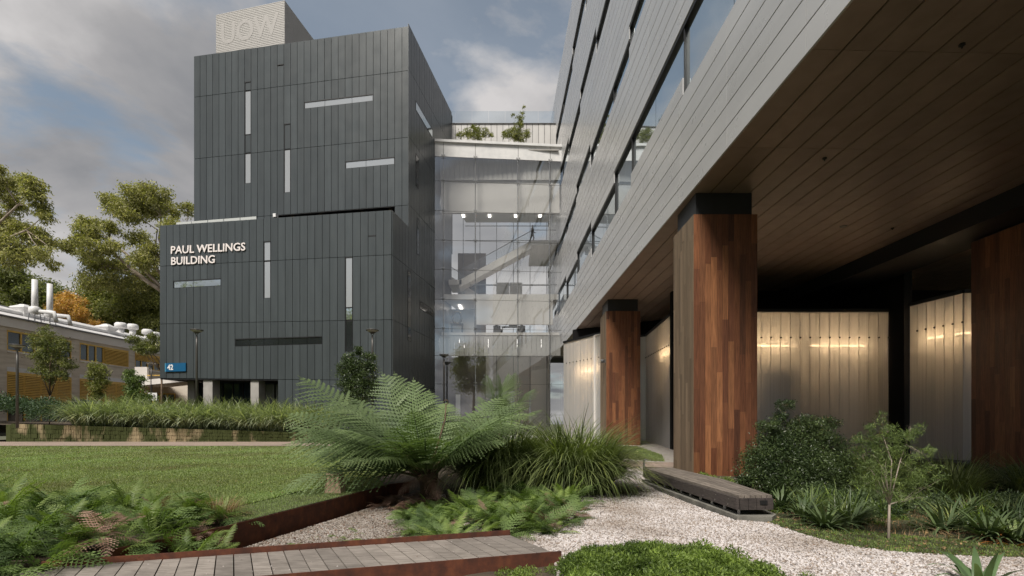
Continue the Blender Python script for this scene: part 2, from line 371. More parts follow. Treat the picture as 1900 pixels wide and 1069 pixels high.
def grow_strap(name, m, c, n, rad, length, width, parent=None, lean=(0.05, 0.9), droop=(0.6, 2.0), seg=6, bias=None):
    a = NR.uniform(0, 2*PI, n); rr = np.sqrt(NR.uniform(0, 1, n))*rad
    b = np.stack([c[0]+np.cos(a)*rr, c[1]+np.sin(a)*rr, np.full(n, c[2])], 1)
    az = a+NR.normal(0, 0.5, n)
    if bias is not None:
        k = NR.uniform(0, 1, n) < bias[1]; az[k] = bias[0]+NR.normal(0, 0.6, k.sum())
    le = length*NR.uniform(0.6, 1.1, n); ln = NR.uniform(*lean, n); dr = NR.uniform(*droop, n)
    V, F = ribbons(b, az, le, ln, np.full(n, width)*NR.uniform(0.7, 1.2, n), dr, seg)
    return npmesh(name, V, F, m, parent)
# fern frond template, local: grows along +X from origin, arching in Z, lies in XY
def frond_np(Lf=1.0, pairs=18, sub=7, wid=0.34, arch=0.9, seed=0, pw=1.0, stalk=0.12, curl=0.25, narrow=False):
    r = np.random.default_rng(seed); tri = []; V = []; F = []
    def pos(t):   # rachis: circular arc
        th = arch*t
        return np.array([math.sin(th)/max(arch, 1e-3)*Lf, 0, -(1-math.cos(th))/max(arch, 1e-3)*Lf]), np.array([math.cos(th), 0, -math.sin(th)])
    ts = np.linspace(stalk, 0.985, pairs)
    for i, t in enumerate(ts):
        p, d = pos(t); u = (t-stalk)/(1-stalk)
        l = wid*Lf*(math.sin(PI*min(1, (u*0.93+0.10))**0.8)**0.75)*r.uniform(0.9, 1.08)
        if u > .93: l *= .6
        up = np.array([-d[2], 0, d[0]])
        for s in (-1, 1):
            dirp = unit(d*(0.42+0.35*u)+np.array([0, s, 0])+up*r.normal(0, 0.10)-up*0.0)
            nrm = unit(np.cross(dirp, d)*s)
            spacing = Lf*(1-stalk)/pairs
            if narrow:     # once-pinnate: blade-like pinna, saw outline
                w = spacing*0.42*pw; nseg = 3
                q = [p-d*w, p+d*w]
                for k in range(1, nseg+1):
                    v = k/nseg; c = p+dirp*l*v+np.array([0, 0, -1])*curl*l*v*v; ww = w*(1-v**1.6)+0.001
                    q += [c-d*ww, c+d*ww]
                n0 = len(V); V += q
                for k in range(nseg): a = n0+2*k; F.append((a, a+1, a+3)); F.append((a, a+3, a+2))
                continue
            ws = spacing*.17; c1 = p+dirp*l*.5+np.array([0, 0, -1])*curl*l*.25; c2 = p+dirp*l+np.array([0, 0, -1])*curl*l; n0 = len(V)
            V += [p-d*ws, p+d*ws, c1-d*ws*.8, c1+d*ws*.8, c2]; F += [(n0, n0+1, n0+3), (n0, n0+3, n0+2), (n0+2, n0+3, n0+4)]
            for k in range(sub):
                v = (k+0.6)/sub; c = p+dirp*l*v+np.array([0, 0, -1])*curl*l*v*v
                ll = spacing*0.62*pw*(1-v*0.75)*r.uniform(.85, 1.15)
                w = l/sub*0.56
                for ss in (-1, 1):
                    dd = unit(d*ss+dirp*0.55); 
                    n0 = len(V); V += [c-dirp*w, c+dirp*w*0.6, c+dd*ll-nrm*0]
                    F.append((n0, n0+1, n0+2))
    # rachis
    n = 9
    for i in range(n):
        p, d = pos(i/(n-1)); w = Lf*0.009*(1-0.8*i/(n-1)); n0 = len(V)
        V += [p+np.array([0, -w, 0]), p+np.array([0, w, 0]), p+np.array([0, 0, -w*1.6])]
        if i: F += [(n0-3, n0-2, n0+1), (n0-3, n0+1, n0), (n0-2, n0-1, n0+2), (n0-2, n0+2, n0+1), (n0-1, n0-3, n0), (n0-1, n0, n0+2)]
    return np.array(V), np.array(F)
def xform(V, az, el, roll, sc, loc):
    """rotate a +X frond: roll about X, raise by el, turn to az"""
    cr, sr = math.cos(roll), math.sin(roll); ce, se = math.cos(el), math.sin(el); ca, sa = math.cos(az), math.sin(az)
    Rx = np.array([[1, 0, 0], [0, cr, -sr], [0, sr, cr]]); Ry = np.array([[ce, 0, -se], [0, 1, 0], [se, 0, ce]]); Rz = np.array([[ca, -sa, 0], [sa, ca, 0], [0, 0, 1]])
    return (V@(Rz@Ry@Rx).T)*sc+np.array(loc)
def inpoly(x, y, poly):
    n = len(poly); c = np.zeros(np.shape(x), bool); j = n-1
    for i in range(n):
        xi, yi = poly[i][0], poly[i][1]; xj, yj = poly[j][0], poly[j][1]
        c ^= ((yi > y) != (yj > y)) & (x < (xj-xi)*(y-yi)/((yj-yi) or 1e-9)+xi); j = i
    return c
def sample(poly, n):
    xs = [p[0] for p in poly]; ys = [p[1] for p in poly]; out = np.zeros((0, 2))
    while len(out) < n:
        q = np.stack([NR.uniform(min(xs), max(xs), n), NR.uniform(min(ys), max(ys), n)], 1)
        out = np.concatenate([out, q[inpoly(q[:, 0], q[:, 1], poly)]])
    return out[:n]
# ================================================================== GROUND
def sstep(a, b, x): 
    t = np.clip((x-a)/(b-a), 0, 1); return t*t*(3-2*t)
def wall_x(y): return np.where(y < 12, -4.02+(y-7.24)*0.237, -2.89+(y-12)*0.5)
def H(x, y):
    x = np.asarray(x, float); y = np.asarray(y, float)
    lawn = 0.15+np.maximum(0, y-12)*0.0119
    bw = 0.30+np.maximum(0, y-12)*0.5
    f = 1-sstep(0, 1, (x-wall_x(y)+0.42)/bw)
    creek = -0.20*sstep(-0.2, -1.6, x)*sstep(13.2, 11.2, y)*sstep(4.0, 4.6, y)
    creek = np.where(y < 6.6, creek*1.0, creek)
    under = -0.35*sstep(0.3, -0.2, (y-(5.95+0.31*(x+0.0))))*sstep(1.6, 0.8, x)*sstep(-6, -4.5, x)*0
    return lawn*f+(creek+under)*(1-f)
def h1(x, y): return float(H(x, y))
def lawn_z(x, y): return 0.15+np.maximum(0, np.asarray(y)-12)*0.0119+0*np.asarray(x)
gx = np.arange(-36, 26.01, 0.25); gy = np.arange(-6, 37.01, 0.25)
X, Y = np.meshgrid(gx, gy); Z = H(X, Y)-0.03+NR.normal(0, 0.006, X.shape)
V = np.stack([X, Y, Z], -1).reshape(-1, 3); nx, ny = len(gx), len(gy)
i = (np.arange(ny-1)[:, None]*nx+np.arange(nx-1)).ravel(); F = np.stack([i, i+1, i+nx+1, i+nx], 1)
M['soil'] = noisy('soil', (0.035, 0.026, 0.018), (0.10, 0.075, 0.05), 2.5, 0.95, bstr=0.8, bscale=30)
M['terrain'] = noisy('distant_ground', (0.05, 0.06, 0.03), (0.12, 0.12, 0.07), 0.1, 0.95, bstr=0)
tag(npmesh('ground', V, F, M['soil']), kind='structure')
mb = MB(); mb.box(-900, 900, -900, 900, -1.2, -0.6); tag(mb.build('terrain', M['terrain']), kind='structure')
def sheet(name, poly, zf, m, step=0.5, off=0.0, kind='structure'):
    """ground-hugging sheet over a polygon, clipped on a grid"""
    import bmesh
    bm = bmesh.new(); vs = [bm.verts.new((p[0], p[1], 0)) for p in poly]; bm.faces.new(vs)
    xs = [p[0] for p in poly]; ys = [p[1] for p in poly]
    for x in np.arange(min(xs)+step, max(xs), step):
        bmesh.ops.bisect_plane(bm, geom=bm.verts[:]+bm.edges[:]+bm.faces[:], plane_co=(x, 0, 0), plane_no=(1, 0, 0))
    for y in np.arange(min(ys)+step, max(ys), step):
        bmesh.ops.bisect_plane(bm, geom=bm.verts[:]+bm.edges[:]+bm.faces[:], plane_co=(0, y, 0), plane_no=(0, 1, 0))
    for v in bm.verts: v.co.z = zf(v.co.x, v.co.y)+off
    bmesh.ops.recalc_face_normals(bm, faces=bm.faces[:])
    me = bpy.data.meshes.new(name); bm.to_mesh(me); bm.free(); me.materials.append(m)
    o = link(bpy.data.objects.new(name, me)); tag(o, kind=kind); return o
# lawn
lawn_poly = [(-35, 27.9), (-35, 8.4), (-6, 8.2), tuple(G(427, 943, .15))[:2], tuple(G(505, 925, .15))[:2], tuple(G(560, 911, .15))[:2], tuple(G(640, 897, .15))[:2],
             tuple(G(700, 886, .15))[:2], tuple(G(760, 874, .15))[:2], (-2.3, 18.5), (-0.6, 20.5), (0.6, 22.5), (-1.5, 25.5), (-6, 27.9)]
M['lawn'] = noisy('lawn_turf', (0.13, 0.15, 0.06), (0.22, 0.23, 0.10), 0.5, 0.9, bstr=0.5, bscale=60)
sheet('lawn', lawn_poly, lambda x, y: max(h1(x, y), float(lawn_z(x, y)) if y < 14 else 0), M['lawn'], 1.0, 0.004)
def blades(name, poly, n, hgt, wid, m, zf=H, parent=None, far_bias=0.0):
    p = sample(poly, n); z = zf(p[:, 0], p[:, 1])
    a = NR.uniform(0, 2*PI, n); d = np.stack([np.cos(a)*0.5, np.sin(a)*0.5, np.ones(n)], 1); l = hgt*NR.uniform(0.5, 1.2, n)
    b = np.stack([p[:, 0], p[:, 1], z], 1); s = np.stack([-np.sin(a), np.cos(a), np.zeros(n)], 1)*wid*0.5
    V = np.stack([b-s, b+s, b+unit(d)*l[:, None]], 1).reshape(-1, 3); i = np.arange(n)*3
    return npmesh(name, V, np.stack([i, i+1, i+2], 1), m, parent)
def lod_sample(poly, n, dmin, dmax):
    """points over a polygon, thinning out with the square of the distance from the origin"""
    out = np.zeros((0, 2))
    while len(out) < n:
        inv = NR.uniform(1/dmax, 1/dmin, n*2); y = 1/inv; x = NR.uniform(-1.05, 0.25, n*2)*y
        out = np.concatenate([out, np.stack([x, y], 1)[inpoly(x, y, poly)]])
    return out[:n]
def lawn_blades(name, poly, n, m, dmin=7, dmax=28.5):
    p = lod_sample(poly, n, dmin, dmax); z = np.where(p[:, 1] < 14, lawn_z(p[:, 0], p[:, 1]), H(p[:, 0], p[:, 1])); dist = p[:, 1]
    a = NR.uniform(0, 2*PI, n); d = np.stack([np.cos(a)*0.6, np.sin(a)*0.6, np.ones(n)], 1); l = 0.05*NR.uniform(0.4, 1.2, n)
    b = np.stack([p[:, 0], p[:, 1], z], 1); w = (0.0030+0.00062*dist)[:, None]
    sd_ = np.stack([-np.sin(a), np.cos(a), np.zeros(n)], 1)*w
    V = np.stack([b-sd_, b+sd_, b+unit(d)*l[:, None]], 1).reshape(-1, 3); i = np.arange(n)*3
    return npmesh(name, V, np.stack([i, i+1, i+2], 1), m)
tag(lawn_blades('grass', lawn_poly, 330000, M['blade']), 'short mown green grass of the lawn', 'grass', kind='stuff')
# thin turf / mulch strip between lawn and steel wall
strip = [tuple(G(427, 945, .15))[:2], tuple(G(505, 927, .15))[:2], tuple(G(560, 913, .15))[:2], tuple(G(640, 899, .15))[:2], tuple(G(700, 888, .15))[:2], (-2.95, 11.9), (-4.0, 7.4)]
M['turf_thin'] = noisy('thin_turf', (0.05, 0.045, 0.025), (0.075, 0.10, 0.035), 3, 0.95, bstr=0.6, bscale=40)
sheet('grass_verge', strip, lambda x, y: float(lawn_z(x, y)), M['turf_thin'], 0.5, 0.006)
tag(blades('grass', strip, 16000, 0.04, 0.008, M['blade'], lawn_z), 'sparse grass strip above the rusty steel wall', 'grass', kind='stuff')
# paths
def brickmat():
    m = mat('brick_paving', (0.3, 0.22, 0.18), 0.85); v = coord(m); b = N(m, 'ShaderNodeTexBrick'); L(m, v, b.inputs['Vector'])
    b.inputs['Scale'].default_value = 4.0; b.inputs['Color1'].default_value = (0.30, 0.22, 0.18, 1); b.inputs['Color2'].default_value = (0.38, 0.29, 0.24, 1)
    b.inputs['Mortar'].default_value = (0.16, 0.13, 0.11, 1); b.inputs['Mortar Size'].default_value = 0.015
    L(m, mixc(m, ramp(m, noise(m, v, 1.0, 5), [(0.4, (0,)*3), (0.7, (0.6,)*3)]), b.outputs[0], (0.22, 0.18, 0.14)), BS(m).inputs['Base Color']); return m
M['paving'] = brickmat()
path_poly = [(-35, 28.0), (-6, 28.0), (-1.4, 25.6), (0.7, 22.6), (2.2, 19.6), (5, 18.3), (13, 17.8), (13, 20.2), (5.5, 20.8), (3.6, 22.4), (1.5, 26.5), (-2.5, 31.0), (-9, 32.6), (-35, 32.6)]
sheet('path', path_poly, h1, M['paving'], 1.0, 0.02)
grass2 = [(4.6, 21.6), (6.6, 21.3), (7.6, 23.6), (7.1, 27.0), (5.6, 27.5)]
tag(blades('grass', [(4.0, 21.6), (6.3, 21.2), (7.0, 24.0), (6.8, 28), (4.8, 28)], 16000, 0.10, 0.025, M['blade']), 'patch of longer grass at the foot of the far timber column', 'grass', kind='stuff')
M['pale_gravel_bed'] = noisy('pale_grit', (0.26, 0.23, 0.20), (0.42, 0.39, 0.36), 6, 0.95, bstr=0.4, bscale=50)
sheet('forecourt', [(3.8, 20.9), (13, 20.4), (17, 24), (9, 36), (3, 40), (1.5, 30)], h1, M['pale_gravel_bed'], 2.0, 0.008)
# gravel (white pebbles)
gl = [(1165, 866), (1160, 880), (1135, 905), (1095, 945), (1060, 985), (1000, 1003), (945, 993), (1024, 1026), (1034, 1069)]
gr = [(1196, 867), (1196, 890), (1215, 910), (1290, 940), (1363, 966), (1428, 971), (1480, 990), (1560, 1012), (1650, 1025), (1780, 1033), (1920, 1037)]
gravel_poly = [tuple(G(*p))[:2] for p in gl]+[(0.4, 3.4), (7.2, 3.4)]+[tuple(G(*p))[:2] for p in gr[::-1]]
gravel_poly = [(4.3, 18.3), (2.6, 18.6)]+[(x-0.45 if i > 1 and i < 6 else x, y) for i, (x, y) in enumerate(gravel_poly)]
M['grit'] = noisy('pebble_bed', (0.20, 0.175, 0.15), (0.48, 0.44, 0.42), 40, 0.95, bstr=0.6, bscale=60)
sheet('gravel_path', gravel_poly, h1, M['grit'], 0.5, 0.006)
def pebble_mat(name, stops):
    m = mat(name, (0.5, 0.5, 0.5), 0.75); g = N(m, 'ShaderNodeNewGeometry')
    c = ramp(m, g.outputs['Random Per Island'], stops)
    k = ramp(m, noise(m, coord(m), 0.8, 4), [(0.32, (0.62, 0.58, 0.53)), (0.58, (1, 1, 1))])
    L(m, mixc(m, 1.0, c, k, 'MULTIPLY'), BS(m).inputs['Base Color']); return m
M['pebble'] = pebble_mat('white_pebbles', [(0, (0.70, 0.655, 0.645)), (0.45, (0.55, 0.51, 0.50)), (0.62, (0.40, 0.35, 0.33)), (0.78, (0.30, 0.23, 0.17)), (0.90, (0.17, 0.15, 0.15)), (1, (0.62, 0.57, 0.54))])
M['pebble_brown'] = pebble_mat('creek_pebbles', [(0, (0.38, 0.34, 0.31)), (0.4, (0.26, 0.22, 0.185)), (0.7, (0.15, 0.12, 0.10)), (1, (0.42, 0.39, 0.37))])
def pebbles(name, pts, size, m, zoff=0.0):
    n = len(pts); z = H(pts[:, 0], pts[:, 1])+zoff
    o = np.array([[1, 0, 0], [0, 1, 0], [-1, 0, 0], [0, -1, 0], [0, 0, 1]], float)
    s = size*NR.uniform(0.5, 1.25, (n, 1)); a = NR.uniform(0, 2*PI, n); ca, sa = np.cos(a), np.sin(a)
    q = o[None]*np.stack([s[:, 0]*1.3, s[:, 0]*0.9, s[:, 0]*0.85], 1)[:, None]*NR.uniform(0.75, 1.2, (n, 5, 1))
    q[:, 4, :2] += (NR.uniform(-.4, .4, (n, 2))*s)
    x = q[..., 0]*ca[:, None]-q[..., 1]*sa[:, None]; y = q[..., 0]*sa[:, None]+q[..., 1]*ca[:, None]
    tl = NR.normal(0, 0.25, (n, 1)); zz = q[..., 2]+x*tl+0.002
    V = np.stack([x+pts[:, :1], y+pts[:, 1:2], zz+z[:, None]], -1).reshape(-1, 3)
    b = (np.arange(n)*5)[:, None]; F = np.concatenate([b+np.array([[0, 1, 4]]), b+np.array([[1, 2, 4]]), b+np.array([[2, 3, 4]]), b+np.array([[3, 0, 4]])])
    return npmesh(name, V, F, m)
pp = sample(gravel_poly, 110000); keep = (pp[:, 1] < 9.5) | (NR.uniform(0, 1, len(pp)) < 0.8)
tag(pebbles('gravel', pp[keep], 0.0155, M['pebble'], 0.008), 'white and beige pebbles of the curving gravel path', 'gravel', kind='stuff')
creek_poly = [(-3.9, 7.2), (-2.75, 11.9), (-1.6, 12.2), (-0.7, 9.5), (-0.3, 7.6), (-0.2, 6.9), (-3.3, 5.95), (-4.2, 5.8)]
sheet('creek_bed', creek_poly, h1, M['soil'], 0.4, 0.004)
cp = sample(creek_poly, 26000); nn = NR.uniform(0, 1, len(cp)); tag(pebbles('gravel', cp, 0.016, M['pebble_brown'], 0.005), 'grey brown pebbles in the dry creek bed behind the boardwalk', 'gravel', kind='stuff')
# moss strip of the right hand bed
bed_edge = [tuple(G(p[0], p[1]-1))[:2] for p in gr[5:]]
M['moss_soil'] = noisy('mossy_soil', (0.045, 0.035, 0.02), (0.07, 0.085, 0.03), 3, 0.95, bstr=0.8, bscale=25)
sheet('planting_bed', bed_edge+[(16, 5.8), (16, 14.5), (5, 14.5), (4.7, 9.6)], h1, M['moss_soil'], 0.7, 0.003)
tag(blades('grass', bed_edge+[(7, 6.5), (5.4, 7.4), (4.4, 8.7)], 9000, 0.03, 0.01, M['cover']), 'low weeds and grass along the curved edge of the gravel path', 'grass', kind='stuff')

# ------------------------------------------------------------------ terrace behind the block wall
def terr_z(x): return 1.50-0.030*(x+31.8)
tp = [(-60, 33.0), (-9.2, 33.0), (-9.2, 45), (-60, 90)]
def tz(x, y): return terr_z(x)-.04
sheet('upper_terrace', tp, tz, M['soil'], 4.0)
mb = MB(); mb.hexa([(-60, 33, -.4), (-9.2, 33, -.4), (-9.2, 45, -.4), (-60, 90, -.4), (-60, 33, 2.25), (-9.2, 33, .75), (-9.2, 45, .75), (-60, 90, 2.2)])
# retaining wall of split blocks
M['wall_block'] = noisy('split_block', (0.045, 0.055, 0.012), (0.36, 0.28, 0.17), 1.4, 0.95, bstr=0.6, bscale=25, stretch=(1, 1, .45), lo=.50, hi=.68)
rw = thing('retaining_wall', 'long low wall of mossy split concrete blocks holding the raised bed', 'retaining wall', (-20, 32.7, 0.4))
mb = MB(); x = -31.8
while x < -9.2:
    top = terr_z(x)+0.06; zb = h1(x, 32.6)-0.05; hh = (top-zb)/4
    for c in range(4):
        w = 0.21; o = R.uniform(0, .05)
        for q in range(2):
            mb.box(x+q*.105+.006, x+q*.105+.1, 32.66-o-R.uniform(0, .03), 32.9, zb+c*hh+.008, zb+(c+1)*hh-.006)
    x += 0.21
o = mb.build('block', M['wall_block'], rw); o['kind'] = 'stuff'
mb = MB(); mb.hexa([(-31.8, 32.7, -.2), (-9.2, 32.7, -.2), (-9.2, 33.05, -.2), (-31.8, 33.05, -.2), (-31.8, 32.7, terr_z(-31.8)), (-9.2, 32.7, terr_z(-9.2)), (-9.2, 33.05, terr_z(-9.2)), (-31.8, 33.05, terr_z(-31.8))])
mb.build('core', M['dark_back'], rw)
mb = MB(); mb.box(-32.1, -31.8, 32.62, 36, 0, 1.5); mb.build('end_return', M['wall_block'], rw)

# ================================================================== MAIN DARK BUILDING
S = 1.13
def clad_wall(w, edges, rows, openings, parent, m=None, name='panel', gap=0.035, keep=None, thick=0.05):
    """edges: column boundaries along the wall; rows: [(z_left,z_right)] from top to bottom; openings: (t0,t1,ztop,zbot)"""
    m = m or M['dark_clad']; T0, T1 = edges[0], edges[-1]; n = 0
    zz = lambda lv, t: lv[0]+(lv[1]-lv[0])*(t-T0)/(T1-T0)
    for j in range(len(edges)-1):
        a, b = edges[j]+gap/2, edges[j+1]-gap/2; tm = (a+b)/2
        for r in range(len(rows)-1):
            if keep and not keep(j, r): continue
            segs = [(zz(rows[r], tm)-gap/2, zz(rows[r+1], tm)+gap/2)]
            for (o0, o1, zt, zb) in openings:
                if o0 < tm < o1:
                    ns = []
                    for (u, v) in segs:
                        if zb >= u or zt <= v: ns.append((u, v)); continue
                        if zt < u-0.05: ns.append((u, zt))
                        if zb > v+0.05: ns.append((zb, v))
                    segs = ns
            k = (rows[r][1]-rows[r][0])/(T1-T0)
            for (u, v) in segs:
                dz = k*(b-a)/2
                MB().wallbox(w, a, b, (v-dz, v+dz), (u-dz, u+dz), 0, thick).build(name, m, parent); n += 1
    return n
bld = thing('university_building', 'tall charcoal metal clad building of two shifted blocks with slot windows', 'building', (-15, 41, 1.0))
LC = Vector((-7.71, 33.0))*S; LL = Vector((-24.6, 35.96))*S
UC = Vector((-7.18, 36.0))*S; UL = Vector((-24.08, 38.97))*S
sd = Vector((.175, 1)).normalized()
wl = Wall(LL, LC); wu = Wall(UL, UC); ws = Wall(LC, LC+sd*16)
e = lambda v: EYE+v*S
lrows = [(e(13.80), e(13.66)), (e(10.95), e(10.79)), (e(6.92), e(6.63)), (e(3.13), e(2.72)), (0.6, 0.6)]
urows = [(e(27.77),)*2, (e(24.66),)*2, (e(19.99),)*2, (e(15.25),)*2, (e(12.6),)*2]
ledge = [wl.L*i/32 for i in range(33)]; uedge = [wu.L*i/32 for i in range(33)]
def win(w, px0, px1, py_top, py_bot, pxz=None): # opening from photo pixels (top/bottom read at px0)
    t0, t1 = w.t(px0), w.t(px1); tm = (t0+t1)/2
    z0 = w.z(px0, py_top); z1 = w.z(px0, py_bot); return (min(t0, t1), max(t0, t1), max(z0, z1), min(z0, z1))
cell = lambda ed, a, b: (ed[a]+.001, ed[b]-.001)
def opening(w, ed, a, b, zt, zb, parts, parent, sash=(), gm=None, top_slot=0.0):
    """recess lining, black head slot, glass panes"""
    t0, t1 = ed[a]+.02, ed[b]-.02
    f = MB(); f.wallbox(w, t0, t1, zt-0.07, zt+.0, -.01, .052); f.wallbox(w, t0-.0, t0+.045, zb, zt-.07, -.01, .04)
    f.wallbox(w, t1-.03, t1, zb, zt-.07, -.01, .04); f.wallbox(w, t0+.045, t1-.03, zb, zb+.035, -.01, .04)
    fr = f.build('window', M['black'], parent)
    for (u, v, kind, s0, s1) in parts:
        MB().wallbox(w, t0+.05+(t1-t0-.07)*s0, t0+.05+(t1-t0-.07)*s1-.03, v+.03, u-.02, -.005, .015).build('pane' if kind != 'dark_clad' else 'infill_panel', M[kind], fr)
    return (ed[a], ed[b], zt, zb)
zu = lambda px, py: wu.z(px, py)
zl = lambda px, py: wl.z(px, py)
uo = []; lo_ = []
uo.append(opening(wu, uedge, 8, 9, zu(460, 152), zu(460, 341), [(zu(460, 152), zu(460, 168), 'dark_clad', 0, 1), (zu(460, 170), zu(460, 250), 'blind_glass', 0, 1), (zu(460, 251), zu(460, 284), 'dark_clad', 0, 1), (zu(460, 286), zu(460, 341), 'blind_glass', 0, 1)], bld))
uo.append(opening(wu, uedge, 14, 15, zu(532, 230), zu(532, 358), [(zu(532, 230), zu(532, 277), 'dark_clad', 0, 1), (zu(532, 279), zu(532, 358), 'blind_glass', 0, 1)], bld))
uo.append(opening(wu, uedge, 13, 14, zu(519, 120), zu(519, 124), [], bld))
uo.append(opening(wu, uedge, 17, 27, zu(563, 190), zu(563, 203), [(zu(563, 191), zu(563, 203), 'blind_glass', 0, .3), (zu(563, 191), zu(563, 203), 'blind_glass', .3, .7), (zu(563, 191), zu(563, 203), 'blind_glass', .7, 1)], bld))
uo.append(opening(wu, uedge, 23, 30, zu(640, 300), zu(640, 314), [(zu(640, 301), zu(640, 314), 'blind_glass', 0, .42), (zu(640, 301), zu(640, 314), 'blind_glass', .42, 1)], bld))
lo_.append(opening(wl, ledge, 15, 16, zl(493, 448), zl(493, 554), [(zl(493, 449), zl(493, 484), 'blind_glass', 0, 1), (zl(493, 486), zl(493, 554), 'blind_glass', 0, 1)], bld))
lo_.append(opening(wl, ledge, 26, 27, zl(645, 477), zl(645, 653), [(zl(645, 478), zl(645, 571), 'blind_glass', 0, 1), (zl(645, 572), zl(645, 594), 'mirror', 0, 1), (zl(645, 596), zl(645, 653), 'window_dark', 0, 1)], bld))
lo_.append(opening(wl, ledge, 29, 30, zl(690, 437), zl(690, 440), [], bld))
lo_.append(opening(wl, ledge, 2, 9, zl(322, 521.5), zl(322, 535.5), [(zl(322, 522), zl(322, 535), 'mirror', 0, .42), (zl(322, 522), zl(322, 535), 'mirror', .42, 1)], bld))
lo_.append(opening(wl, ledge, 11, 23, zl(436, 629), zl(436, 643.5), [(zl(436, 629), zl(436, 643), 'window_dark', i/6, (i+1)/6) for i in range(6)], bld))
nP = clad_wall(wu, uedge, urows, uo, bld, keep=lambda j, r: r < 3 or j < 13 or j >= 30)
nP += clad_wall(wl, ledge, lrows, lo_, bld, keep=lambda j, r: r < 3 or j >= 17)
# side wall: one plane for both blocks
sedge = [0.62*i for i in range(25)]
so_ = []
zs = lambda px, py: ws.z(px, py)
def side_slot(px0, px1, yt, yb, m, yt2=None):
    t0, t1 = ws.t(px0), ws.t(px1); z1 = zs(px0, yt); z0 = zs(px0, yb)
    f = MB(); f.wallbox(ws, t0, t1, z0, z1, -.02, .06).build('window', M['black'], bld)
    fr = MB(); 
    MB().wallbox(ws, t0+.06, t1-.03, z0+.05, z1-.12, .06, .075).build('pane', M[m], bld)
side_slot(755, 761, 500, 632, 'window_dark'); side_slot(772, 776, 402, 471, 'blue_glass'); side_slot(777, 802, 557, 573, 'window_dark')
side_slot(770, 801, 186, 204, 'mirror'); side_slot(770, 775.5, 284, 345, 'window_dark')
nS = clad_wall(ws, sedge[:6], [(z[1],)*2 for z in lrows], [], bld, name='side_panel')
nS += clad_wall(ws, sedge[5:], [(z[1],)*2 for z in urows[:4]]+[(e(10.79),)*2, (e(6.63),)*2, (e(2.72),)*2, (.3,)*2], [], bld, name='side_panel')
# solid cores (dark lining behind the joints), roofs, recess
def corners(w, s_, depth):
    a = w.p(0, 0); b = w.p(w.L, 0); dv = Vector((sd.x, sd.y, 0))*depth; return a, b, b+dv, a+dv
a, b, c, d = corners(wl, 1, 15)
def inset(q, k=0.03):
    cx_ = sum((x.x for x in q))/4; cy_ = sum((x.y for x in q))/4
    return [(x.x+(cx_-x.x)*k*.1, x.y+(cy_-x.y)*k*.1) for x in q]
q = [wl.p(0.02, 0, -.02), wl.p(wl.L-.04, 0, -.02), wl.p(wl.L-.04, 0, -.02)+Vector((sd.x, sd.y, 0))*15, wl.p(0.02, 0, -.02)+Vector((sd.x, sd.y, 0))*15]
MB().slab([(v.x, v.y) for v in q], [e(3.13)+.02, e(2.72)+.02, e(2.72), e(3.13)], [e(13.8)-.1, e(13.66)-.1, e(13.66)-.1, e(13.8)-.1]).build('lower_block', M['dark_back'], bld)
q2 = [wu.p(0.02, 0, -.02), wu.p(wu.L-.04, 0, -.02), wu.p(wu.L-.04, 0, -.02)+Vector((sd.x, sd.y, 0))*12, wu.p(0.02, 0, -.02)+Vector((sd.x, sd.y, 0))*12]
MB().slab([(v.x, v.y) for v in q2], e(15.25), e(27.77)-.04).build('upper_block', M['dark_back'], bld)
# storey between the blocks: recessed behind the soffit
t13, t30 = uedge[13], uedge[30]
MB().wallbox(wu, 0.02, t13, e(12.6), e(15.24), -6, -.02).build('recess_cheek', M['dark_back'], bld)
MB().wallbox(wu, t30, wu.L-.04, e(12.6), e(15.24), -6, -.02).build('recess_cheek', M['dark_back'], bld)
MB().wallbox(wu, t13, t30, e(12.6), e(15.24), -6.2, -3.4).build('recess_wall', M['black'], bld)
MB().wallbox(wu, t13, t30, e(15.21), e(15.235), -3.4, .05).build('recess_soffit', M['black'], bld)
for px in (532, 583, 661, 716):
    tt = wu.t(px); c_ = wu.p(tt, e(15.2), -.9)
    MB().lathe(c_, [(.10, -.02), (.10, 0)], 10).build('downlight', M['downlight'], bld)
cm = thing('security_camera', 'small white camera on the ledge where the black recess starts', 'camera', wu.p(wu.t(517), e(15.0), .4))
MB().wallbox(wu, wu.t(514), wu.t(519), e(14.95), e(15.2), .2, .55).build('housing', M['sign_white'], cm); MB().wallbox(wu, wu.t(515.5), wu.t(516.5), e(14.6), e(14.95), .05, .3).build('bracket', M['post_metal'], cm)
# glass balustrade on the lower roof
br = thing('roof_balustrade', 'low frosted glass balustrade on the roof edge above the building name', 'balustrade', wl.p(2, e(13.8), -.3))
M['frost'] = mat('frosted_glass', (0.55, 0.57, 0.56), 0.25)
t0b, t1b = wl.t(318), wl.t(469)
for k in range(5):
    ta = t0b+(t1b-t0b)*k/5; tb = t0b+(t1b-t0b)*(k+1)/5-.05
    MB().wallbox(wl, ta, tb, (e(13.78), e(13.78)), (e(14.12),)*2, -.5, -.47).build('pane', M['frost'], br)
# ground floor under the left part: dark glass set back, concrete posts
t17 = ledge[17]
MB().wallbox(wl, .3, t17, 0.4, e(3.0), -2.6, -2.5).build('entrance_glass', M['blue_glass'], bld)
for k in range(9): MB().wallbox(wl, 1.6+k*.95, 1.66+k*.95, 0.4, e(2.9), -2.5, -2.42).build('mullion', M['black'], bld)
MB().wallbox(wl, 0.0, t17, (e(3.05), e(2.84)), (e(3.14), e(2.9)), -2.6, 0).build('underside', M['dark_back'], bld)
MB().wallbox(wl, t17, wl.L-.04, 0.2, (e(2.85), e(2.7)), -12, -.02).build('ground_storey', M['dark_back'], bld)
for a_, b_ in ((375, 392), (463, 478)):
    MB().wallbox(wl, wl.t(a_), wl.t(b_), .4, e(3.0), -.9, -.12).build('concrete_column', M['concrete'], bld)
